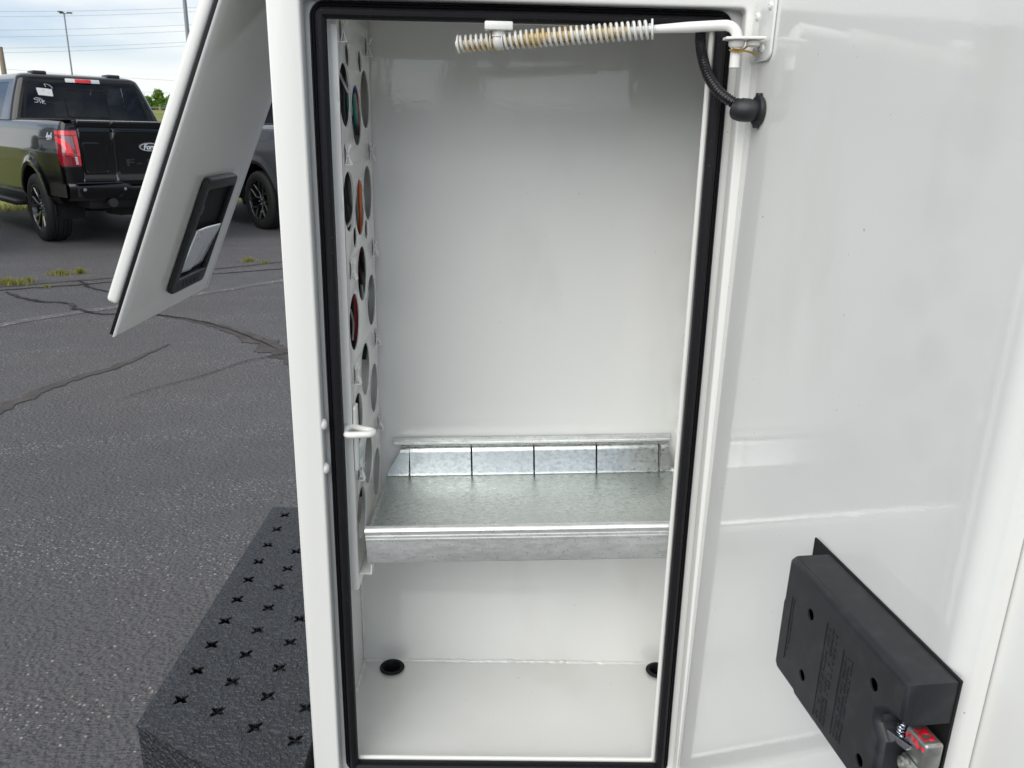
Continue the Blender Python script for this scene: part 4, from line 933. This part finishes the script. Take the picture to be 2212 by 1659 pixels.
def pickup(name, loc, heading, paint, label, rim_style, detail=True):
    T = empty(name, loc, heading); tag(T, label, 'pickup', 'pickups parked facing the grass')
    for mi in (False, True): link('body_side', body_side(mi), paint, T, 38)
    # tailgate in three leaves with real gaps
    def leaf(x0, x1, nm):
        zs = [a for a, b in TG]; vsr, fr = [], []; xs = [x0 + (x1 - x0) * i / 16 for i in range(17)]
        for x in xs:
            for z in zs: vsr.append((x, YREAR - lerp_table(TG, z) + .035 * (x / .77) ** 2 * .35 - .008, z))
        k = len(zs)
        for i in range(16):
            for j in range(k - 1): fr.append((i * k + j, (i + 1) * k + j, (i + 1) * k + j + 1, i * k + j + 1))
        o = link(nm, mesh(vsr, fr), paint, T, 22); md = o.modifiers.new('t', 'SOLIDIFY'); md.thickness = .03; md.offset = -1; return o
    yt = lambda x, z: YREAR - lerp_table(TG, z) + .035 * (x / .77) ** 2 * .35 - .008
    lw = leaf(-.764, -.4085, 'tailgate_leaf'); tgm = leaf(-.405, .405, 'tailgate_door'); rw = leaf(.4085, .764, 'tailgate_leaf')
    for s in (-1, 1):       # raised square frame pressed into each outer leaf
        plate('pressed_frame', rrect(-.735, .865, -.475, 1.215, .03), [rrect(-.715, .885, -.495, 1.195, .025)], .010, paint, lambda u, v, w: (s * u, YREAR + .006 - w, v), lw if s < 0 else rw, .003)
    box('spoiler_slot', (-.30, YREAR - .012, 1.350), (.30, YREAR + .02, 1.357), 'badge_white' if False else 'trim_satin', tgm, .002)
    box('gap_shadow', (-.768, YREAR + .030, .70), (.768, YREAR + .05, 1.44), 'black_hole', T)
    # badge and lettering
    by = yt(0, 1.165) - .004
    bd = plate('badge', circ(0, 1.165, .128, 48, .056), [], .010, 'trim_satin', lambda u, v, w: (u, by + w, v), tgm, .003)
    plate('badge_ring', circ(0, 1.165, .113, 48, .0455), [circ(0, 1.165, .106, 48, .0395)], .003, 'badge_white', lambda u, v, w: (u, by - .006 + w, v), tgm)
    text('badge_text', 'Ford', .082, .0012, 'badge_white', lambda a, b_, c: (a * .98, by - .0062 - c, 1.163 + b_), tgm, shear=.25, bold=.0016, space=.9)
    # pressed model lettering: dark raised outline letters with bright lower edges
    text('model_lettering', 'F-150', .150, .007, 'trim_satin', lambda a, b_, c: (a * 1.55, yt(0, .99) - .002 - c, .985 + b_ * .72), tgm, bold=.002, space=1.1)
    # tail lamps
    for s in (-1, 1):
        s1 = PS[-1] - .004; s0t, s0b = s1 - .385, s1 - .215
        def tl(a, b_, pr=.006):
            z = .955 + .385 * b_; sL = s0b + (s0t - s0b) * b_; p = body_at(sL + (s1 - sL) * a, z, pr)
            if s > 0: p = Vector((-p.x, p.y, p.z))
            return p
        def tlp(a0, a1, b0, b1, pr): return patch(lambda u, v: tl(a0 + (a1 - a0) * u, b0 + (b1 - b0) * v, pr), 12, 10)
        LM = link('tail_lamp', tlp(0, 1, 0, 1, .008), 'tail_dark', T, 50)
        link('lamp_bezel', tlp(-.03, 1.0, -.03, 1.03, .003), 'trim_satin', LM, 50)
        link('lamp_bar', tlp(.02, .98, .87, .98, .0105), 'tail_red', LM, 50)
        link('lamp_clear', tlp(.50, .84, .48, .84, .0100), 'tail_clear', LM, 50)
        link('lamp_edge', tlp(.88, .985, .02, .85, .0112), 'tail_red', LM, 50)
        # curved bright band: over the top and down the middle
        def band(u, v):
            c = [(.03, .74), (.25, .74), (.45, .68), (.60, .55), (.64, .40), (.64, .30)]; k = v * (len(c) - 1); i = min(int(k), len(c) - 2); f = k - i
            a = c[i][0] + (c[i + 1][0] - c[i][0]) * f; b_ = c[i][1] + (c[i + 1][1] - c[i][1]) * f; hx_ = .12 * sstep(.2, .7, v); hz = .085 * (1 - sstep(.4, .85, v))
            return tl(a + hx_ * (2 * u - 1), b_ + hz * (2 * u - 1), .0118)
        link('lamp_band', patch(band, 6, 20), 'tail_red', LM, 50)
        link('lamp_low_lens', tlp(.10, .84, .04, .24, .0102), 'tail_dark', LM, 50)  # lower dark red lens panel
        for k in range(5): link('lamp_led', tlp(.76, .865, .05 + k * .045, .083 + k * .045, .0122), 'white_lens', LM, 50)
    # bumper
    def bmp(u, v):
        x = -.93 + 1.86 * u; pr = [(.565, -.02), (.60, .055), (.690, .085), (.735, .085), (.760, .070), (.765, .0)]; k = v * (len(pr) - 1); i = min(int(k), len(pr) - 2); f = k - i
        z = pr[i][0] + (pr[i + 1][0] - pr[i][0]) * f; o = pr[i][1] + (pr[i + 1][1] - pr[i][1]) * f
        y = YREAR - o - .02 + .10 * (abs(x) / .93) ** 6; dz = -.035 * (1 - sstep(.26, .34, abs(x))) * (v > .5)
        return Vector((x, y, z + dz))
    BM = link('rear_bumper', patch(bmp, 60, 15), 'car_black', T, 35)
    for s in (-1, 1):
        box('step_pad', (s * .62 - .24, YREAR - .100, .7655), (s * .62 + .24, YREAR - .005, .7755), 'trim_black', BM, .004)
        def side_b(u, v):
            y = YREAR + .065 + (-.60 + .03 - YREAR - .065) * u; return Vector((s * (.945 + .02 * u), y, .60 + .155 * v))
        link('bumper_end', patch(side_b, 4, 4), 'trim_satin', BM)
        for xs_ in (.80, .36): lathe('parking_sensor', [(.018, 0), (.018, .004), (.012, .006), (0, .006)], (s * xs_, YREAR - .100, .700), (0, -1, 0), 'galv_pole', BM, 16)
        plate('bumper_inset', [(s * .86, .612), (s * .40, .612), (s * .34, .725), (s * .86, .725)][::s], [], .006, 'trim_satin', lambda u, v, w: (u, YREAR - .105 + .085 * ((abs(u) / .93) ** 6) + (.725 - v) * .22 + w, v), BM, .001)
    box('hitch', (-.16, YREAR - .06, .42), (.16, YREAR + .10, .56), 'trim_black', T, .02)
    tube('exhaust_pipe', [(-.50, YREAR - .075, .545), (-.50, YREAR + .25, .54), (-.45, YREAR + .7, .50)], .052, 'trim_satin', T, 20)
    lathe('exhaust_bore', [(.046, 0), (.044, .06), (0, .06)], (-.50, YREAR - .0765, .545), (0, 1, 0), 'black_hole', T, 20, caps=False)
    box('underbody', (-.70, YREAR + .12, .46), (.70, 4.4, .70), 'trim_black', T, .03)
    lathe('spare_wheel', [(.05, -.1), (.34, -.11), (.38, -.05), (.38, .05), (.34, .1), (.05, .1)], (0, -.52, .46), (0, 0, 1), 'tyre', T, 28)
    tube('rear_axle', [(-.75, 0, .40), (-.15, 0, .40), (0, 0, .40), (.15, 0, .40), (.75, 0, .40)], [.05, .06, .14, .06, .05], 'trim_black', T, 14)
    for s in (-1, 1): tube('damper', [(s * .52, -.12, .36), (s * .46, -.25, .75)], .035, 'galv_pole', T, 10)
    # bed: floor, front wall, inner sides, rail caps
    box('bed_floor', (-.80, YREAR + .06, .86), (.80, .66, .90), 'trim_black', T)
    box('bed_front', (-.80, .66, .86), (.80, .69, 1.44), 'trim_black', T)
    for s in (-1, 1):
        box('bed_inner', (s * .79 - .02, YREAR + .06, .86), (s * .79 + .02, .66, 1.44), 'trim_black', T)
        box('rail_cap', (s * .845 - .055, YREAR + .015, 1.447), (s * .845 + .055, .66, 1.461), 'trim_black', T, .006)
        for yc in (0, 3.69):      # wheel-house liners
            vsr, fr = [], []
            for i in range(25):
                a = R(-12 + 204 * i / 24); 
                for x in (.955, .60): vsr.append((s * x, yc + .53 * math.cos(a), .42 + .53 * math.sin(a)))
            for i in range(24): fr.append((2 * i, 2 * i + 1, 2 * i + 3, 2 * i + 2))
            link('wheel_liner', mesh(vsr, fr), 'black_hole', T, 40)
            vsr, fr = [], []
            for i in range(31):      # wheel-lip moulding
                a = R(-6 + 192 * i / 30); ring = []
                for (rr_, o) in ((.495, .012), (.500, .026), (.545, .028), (.560, .016)):
                    y, z = yc + rr_ * math.cos(a), .42 + rr_ * math.sin(a); x = .985 - lerp_table(SIDE, max(z, .5)) - .025 * sstep(-.3, -1.1, y) * 0 + o; vsr.append((s * x, y, z))
            for i in range(30):
                for j in range(3): k = i * 4 + j; fr.append((k, k + 1, k + 5, k + 4))
            link('wheel_arch_trim', mesh(vsr, fr), 'car_black' if rim_style else 'trim_black', T, 40)
        # side step
        box('running_board', (s * .97 - .10, .62, .395), (s * .97 + .10, 3.05, .455), 'trim_satin', T, .015)
        box('rocker', (s * .88 - .06, .55, .44), (s * .88 + .06, 3.15, .56), 'trim_black', T, .02)
        for y in (.9, 2.8): box('step_bracket', (s * .80 - .08, y, .42), (s * .80 + .08, y + .06, .46), 'trim_black', T)
    # wheels
    for s in (-1, 1):
        for yc in (0, 3.69):
            xo = s * .845; prof = [(.285, -.128), (.300, -.136), (.355, -.141), (.385, -.134), (.402, -.118), (.411, -.098)]
            for g_ in (-.070, -.030, .030, .070): prof += [(.4125, g_ - .008), (.4125, g_ - .005), (.402, g_ - .004), (.402, g_ + .004), (.4125, g_ + .005), (.4125, g_ + .008)]
            prof += [(.411, .098), (.402, .118), (.385, .134), (.355, .141), (.300, .136), (.285, .128)]
            W_ = lathe('wheel', prof, (xo, yc, .408), (s, 0, 0), 'tyre', T, 56, caps=False)
            lathe('rim', [(.287, .128), (.270, .128), (.262, .110), (.256, .02), (.256, -.05), (0.0, -.05)], (xo, yc, .408), (s, 0, 0), 'rim_black', W_, 48, caps=False)
            lathe('hub', [(.080, .02), (.080, .075), (.068, .082), (.035, .084), (.030, .092), (0, .092)], (xo, yc, .408), (s, 0, 0), 'rim_black', W_, 28)
            def wp(r, a, o): return Vector((xo + s * o, yc + r * math.cos(a), .408 + r * math.sin(a)))
            for k in range(6):
                for d_ in (-1, 1):
                    a0 = R(60 * k + 15)
                    if rim_style: pth = [(.06, 0, .080), (.14, .10, .094), (.20, .20, .102), (.262, .21, .112)]
                    else: pth = [(.06, .0, .080), (.13, .04, .096), (.18, .20, .102), (.262, .30, .112)]
                    vsr, fr = [], []
                    for (r, da, o) in pth:
                        c_ = wp(r, a0 + d_ * da, o); tg_ = Vector((0, -math.sin(a0), math.cos(a0))); w_ = .015 if r > .1 else .022
                        vsr += [c_ - tg_ * w_, c_ - tg_ * w_ * .6 + Vector((s * .010, 0, 0)), c_ + tg_ * w_ * .6 + Vector((s * .010, 0, 0)), c_ + tg_ * w_, c_ - Vector((s * .05, 0, 0))]
                    for i in range(3):
                        for j in range(5): k2 = i * 5; fr.append((k2 + j, k2 + (j + 1) % 5, k2 + 5 + (j + 1) % 5, k2 + 5 + j))
                    link('spoke', mesh(vsr, fr), 'rim_black', W_, 20)
                lathe('lug_nut', [(.011, 0), (.010, .018), (.004, .022), (0, .022)], wp(.058, R(60 * k + 45), .078), (s, 0, 0), 'chrome', W_, 10)
    # cab
    CF, CZ = .17, 1.19
    zl = [1.440 + (z - 1.440) * CZ for z in (1.440, 1.462, 1.485, 1.55, 1.62, 1.69, 1.76, 1.805, 1.832, 1.855, 1.885, 1.910, 1.928, 1.938)]
    hx_ = [(1.44, .925), (1.55, .885), (1.70, .825), (1.83, .765), (1.885, .735), (1.91, .700), (1.928, .640), (1.938, .52)]
    yr_ = [(1.44, .560), (1.83, .690), (1.885, .715), (1.91, .76), (1.928, .86), (1.938, 1.05)]
    yf_ = [(1.44, 3.10), (1.83, 2.25), (1.885, 2.10), (1.91, 2.02), (1.928, 1.9), (1.938, 1.75)]
    st_ = lambda tab, dy: [(1.44 + (a - 1.44) * CZ, b_ + dy) for a, b_ in tab]
    hx_, yr_, yf_ = st_(hx_, .01), st_(yr_, CF), st_(yf_, CF)
    def ring(z):
        hx, yr, yf = lerp_table(hx_, z), lerp_table(yr_, z), lerp_table(yf_, z); rr_ = .10; pts_ = []
        def arc(cx, cy, a0):
            return [(cx + rr_ * math.cos(R(a0 + 90 * i / 5)), cy + rr_ * math.sin(R(a0 + 90 * i / 5))) for i in range(6)]
        A_ = arc(-hx + rr_, yr + rr_, 180); B_ = arc(hx - rr_, yr + rr_, 270); C_ = arc(hx - rr_, yf - rr_, 0); D_ = arc(-hx + rr_, yf - rr_, 90)
        def seg(p, q, n_): return [(p[0] + (q[0] - p[0]) * i / n_, p[1] + (q[1] - p[1]) * i / n_ - (0)) for i in range(1, n_)]
        pts_ = A_ + seg(A_[-1], B_[0], 24) + B_ + seg(B_[-1], C_[0], 24) + C_ + seg(C_[-1], D_[0], 24) + D_ + seg(D_[-1], A_[0], 24)
        # bow the rear and front outwards a little
        return [(x, y - .03 * (1 - (x / hx) ** 2) if y < 1.35 and abs(x) < hx else y) for x, y in pts_]
    rings = [ring(z) for z in zl]; n_ = len(rings[0]); vsr = [(x, y, z) for r, z in zip(rings, zl) for x, y in r]
    glass = {'rear': [], 'side': [], 'front': []}; fr = []
    for i in range(len(zl) - 1):
        for j in range(n_):
            f = (i * n_ + j, i * n_ + (j + 1) % n_, (i + 1) * n_ + (j + 1) % n_, (i + 1) * n_ + j); inz = 1 <= i <= 7
            if 5 <= j < 29 and inz and i >= 1: glass['rear'].append(f) if 5 <= j <= 28 else fr.append(f)
            elif inz and (36 <= j <= 44 or 46 <= j <= 54 or 93 <= j <= 101 or 103 <= j <= 111): glass['side'].append(f)
            elif inz and 64 <= j <= 86: glass['front'].append(f)
            else: fr.append(f)
    fr.append(tuple(range((len(zl) - 1) * n_, len(zl) * n_)))
    CB = link('cab', mesh(vsr, fr), paint, T, 40)
    def submesh(fl, nm, m, off):
        idx = sorted({k for f in fl for k in f}); mp_ = {k: i for i, k in enumerate(idx)}; cen = Vector((0, 1.7, 1.6))
        vv_ = []
        for k in idx: p = Vector(vsr[k]); dv = (cen - p); dv.z = 0; vv_.append(p + dv.normalized() * off)
        return link(nm, mesh(vv_, [tuple(mp_[k] for k in f) for f in fl]), m, CB, 40)
    submesh(glass['rear'], 'rear_window', 'tint_glass', .004)
    
    for sg in (-1, 1):
        for (lo_, hi_, m_) in ((0, 2.0, 'tint_glass'), (2.0, 9, 'clear_glass')):
            fl_ = [f for f in glass['side'] if vsr[f[0]][0] * sg > 0 and lo_ <= np.mean([vsr[f[0]][1], vsr[f[1]][1]]) < hi_]
            submesh(fl_, 'side_window', m_, .004)
    submesh(glass['front'], 'windscreen', 'clear_glass', .004)
    def rw_(x, z, o=0.0):
        z = 1.44 + (z - 1.44) * CZ
        hx, yr = lerp_table(hx_, z), lerp_table(yr_, z); return Vector((x, yr - .03 * (1 - (x / hx) ** 2) - o, z))
    # sliding pane frame, third brake lamp, roof covers, stickers
    plate('slider_frame', rrect(-.27, 1.475, .27, 1.775, .035), [rrect(-.255, 1.49, .255, 1.76, .028)], .004, 'black_hole', lambda u, v, w: rw_(u, v, .002 - w), CB)
    ww_ = [(.735, 1.468), (.655, 1.825)]
    plate('window_surround', [(-.80, 1.450), (.80, 1.450), (.690, 1.846), (-.690, 1.846)], [[(-.762, 1.470), (-.664, 1.826), (.664, 1.826), (.762, 1.470)][::-1]], .004, 'black_hole', lambda u, v, w: rw_(u, v, -.001 - w), CB)
    BL = box('brake_lamp', (-.21, -.012, -.020), (.21, .03, .022), 'white_lens', CB, .006, 2, lambda a, b_, c: tuple(rw_(a, 1.862 + c, .012) + Vector((0, b_, 0))))
    box('brake_lens', (-.10, -.016, -.018), (.10, .0, .020), 'tail_red', BL, .004, 2, lambda a, b_, c: tuple(rw_(a, 1.862 + c, .012) + Vector((0, b_, 0))))
    for s in (-1, 1): box('roof_cover', (s * .46 - .085, .82 + CF, 2.005), (s * .46 + .085, 1.05 + CF, 2.055), 'trim_satin', CB, .018, 3)
    if detail:
        plate('sticker', [(-.565, 1.700), (-.395, 1.690), (-.395, 1.765), (-.575, 1.775)], [], .001, 'sticker', lambda u, v, w: rw_(u, v, .003 + w), CB)
        def scr(pts_, r=.0035): tube('window_writing', catmull([rw_(x, z, .005) for x, z in pts_], 5), r, 'wire_white', CB, 5)
        scr([(-.47, 1.81), (-.46, 1.785)]); scr([(-.475, 1.815), (-.43, 1.81), (-.395, 1.79), (-.385, 1.77)])
        scr([(-.55, 1.665), (-.60, 1.668), (-.625, 1.655), (-.585, 1.640), (-.60, 1.622), (-.63, 1.625)]); scr([(-.57, 1.650), (-.56, 1.615)]); scr([(-.60, 1.655), (-.53, 1.655)]); scr([(-.54, 1.645), (-.54, 1.612)]); scr([(-.54, 1.645), (-.51, 1.638), (-.54, 1.628), (-.505, 1.608)])
        text('side_lettering', '4x4', .12, .001, 'badge_white', lambda a, b_, c: tuple(body_at(PS[-1] - .56 + a, 1.265 + b_, .003 + c)), T, shear=.15)
    # seats, dashboard, interior floor
    box('interior_floor', (-.80, .70, 1.0), (.80, 3.0, 1.05), 'seat', T)
    box('interior_back', (-.84, .78, 1.05), (.84, .86, 1.43), 'seat', T)
    box('dashboard', (-.80, 2.55, 1.05), (.80, 2.95, 1.42), 'seat', T, .05)
    for x in (-.45, .45):
        box('rear_headrest', (x - .13, 1.0, 1.46), (x + .13, 1.1, 1.66), 'seat', T, .04, 3)
        box('front_seat', (x - .25, 1.85, 1.0), (x + .25, 2.02, 1.60), 'seat', T, .06, 3); box('front_headrest', (x - .14, 1.86, 1.60), (x + .14, 1.97, 1.80), 'seat', T, .04, 3)
    box('rear_seat_back', (-.75, .95, 1.05), (.75, 1.1, 1.50), 'seat', T, .05, 3)
    # bonnet and front
    def hood(u, v):
        y = 2.9 + 1.72 * v; x = (-.90 + 1.80 * u) * (1 - .06 * v); return Vector((x, y, 1.452 - .26 * sstep(2.95, 4.6, y) + .05 * (1 - (2 * u - 1) ** 2)))
    link('bonnet', patch(hood, 12, 12), paint, T, 40)
    box('grille', (-.86, 4.50, .55), (.86, 4.66, 1.18), 'trim_satin', T, .04, 3)
    for s in (-1, 1):
        box('mirror', (s * 1.12 - .11, 2.72, 1.20), (s * 1.12 + .11, 2.86, 1.44), 'trim_satin', T, .05, 3); tube('mirror_arm', [(s * .90, 2.80, 1.36), (s * 1.08, 2.79, 1.32)], .025, 'trim_satin', T, 8)
    return T
HEAD = R(44)
o1 = Vector((-5.72, 10.12, 0)) + RT * .99
pickup('pickup_truck', o1, HEAD, 'car_black', 'glossy black pickup with red tail lamps and dealer sticker in the rear window', 1)
o2 = Vector((-3.50, 11.80, 0)) + RT * .99
pickup('pickup_truck', o2, HEAD, 'car_grey', 'dark grey pickup mostly hidden behind the white corner post', 0, False)

o3 = o1 - RT * 3.0 + HD * .15
pickup('pickup_truck', o3, HEAD, 'car_grey', 'dark grey pickup parked on the driver side of the black pickup', 1, False)
# ================================================================== ACROSS THE LOT (behind the camera, added only for the reflections in the paint)
BL_ = empty('added_building', (4, -62, 0))  # unseen building added as a dark band in the reflections
bw = box('wall', (-34, -8, 0), (34, 0, 2.9), 'brick_wall', BL_); box('roof_edge', (-34.3, -8.3, 2.9), (34.3, .3, 3.3), 'concrete', BL_, .03)
for k in range(12): 
    wn = box('window', (-32 + k * 5.4, .0, .8), (-28.5 + k * 5.4, .06, 2.4), 'trim_satin', BL_); box('pane', (-31.9 + k * 5.4, .06, .9), (-28.6 + k * 5.4, .08, 2.3), 'dark_glass', wn)
tag(BL_, 'unseen low brick building added across the lot for reflections', 'building')
for k, (x, y, h, r_) in enumerate(((-26, -48, 7.5, 3.2), (-2.6, -52, 6.0, 1.6), (21, -46, 8.0, 3.0), (34, -50, 7.0, 3.0))):  # unseen trees added for taller dark shapes in the reflections
    rnd = random.Random(50 + k); T = empty('added_tree', (x, y, 0))
    tube('trunk', [(0, 0, 0), (.05, 0, h * .4), (0, .05, h * .8)], [.2, .15, .06], 'bark', T, 8)
    vl, fl = [], []
    for i in range(2200):
        z = rnd.random(); rr_ = r_ * math.sin(math.pi * (.1 + .85 * z)) ** .6 * rnd.random() ** .4; a = rnd.uniform(0, 6.28); p = Vector((rr_ * math.cos(a), rr_ * math.sin(a), h * (.2 + .8 * z)))
        nrm = Vector((rnd.gauss(0, 1), rnd.gauss(0, 1), rnd.gauss(.5, 1))).normalized(); a_ = nrm.orthogonal().normalized(); bb = nrm.cross(a_); sz = rnd.uniform(.14, .3); k0 = len(vl)
        vl += [p + a_ * sz, p + bb * sz * .6, p - a_ * sz, p - bb * sz * .6]; fl.append((k0, k0 + 1, k0 + 2, k0 + 3))
    link('crown', mesh(vl, fl), 'leaf', T); tag(T, ['added unseen tree at the far left end of the low brick building', 'slim added unseen tree in front of the middle of the low brick building', 'large added unseen tree at the right end of the low brick building', 'added unseen tree beyond the right end of the low brick building'][k], 'tree', 'unseen trees added for reflections')
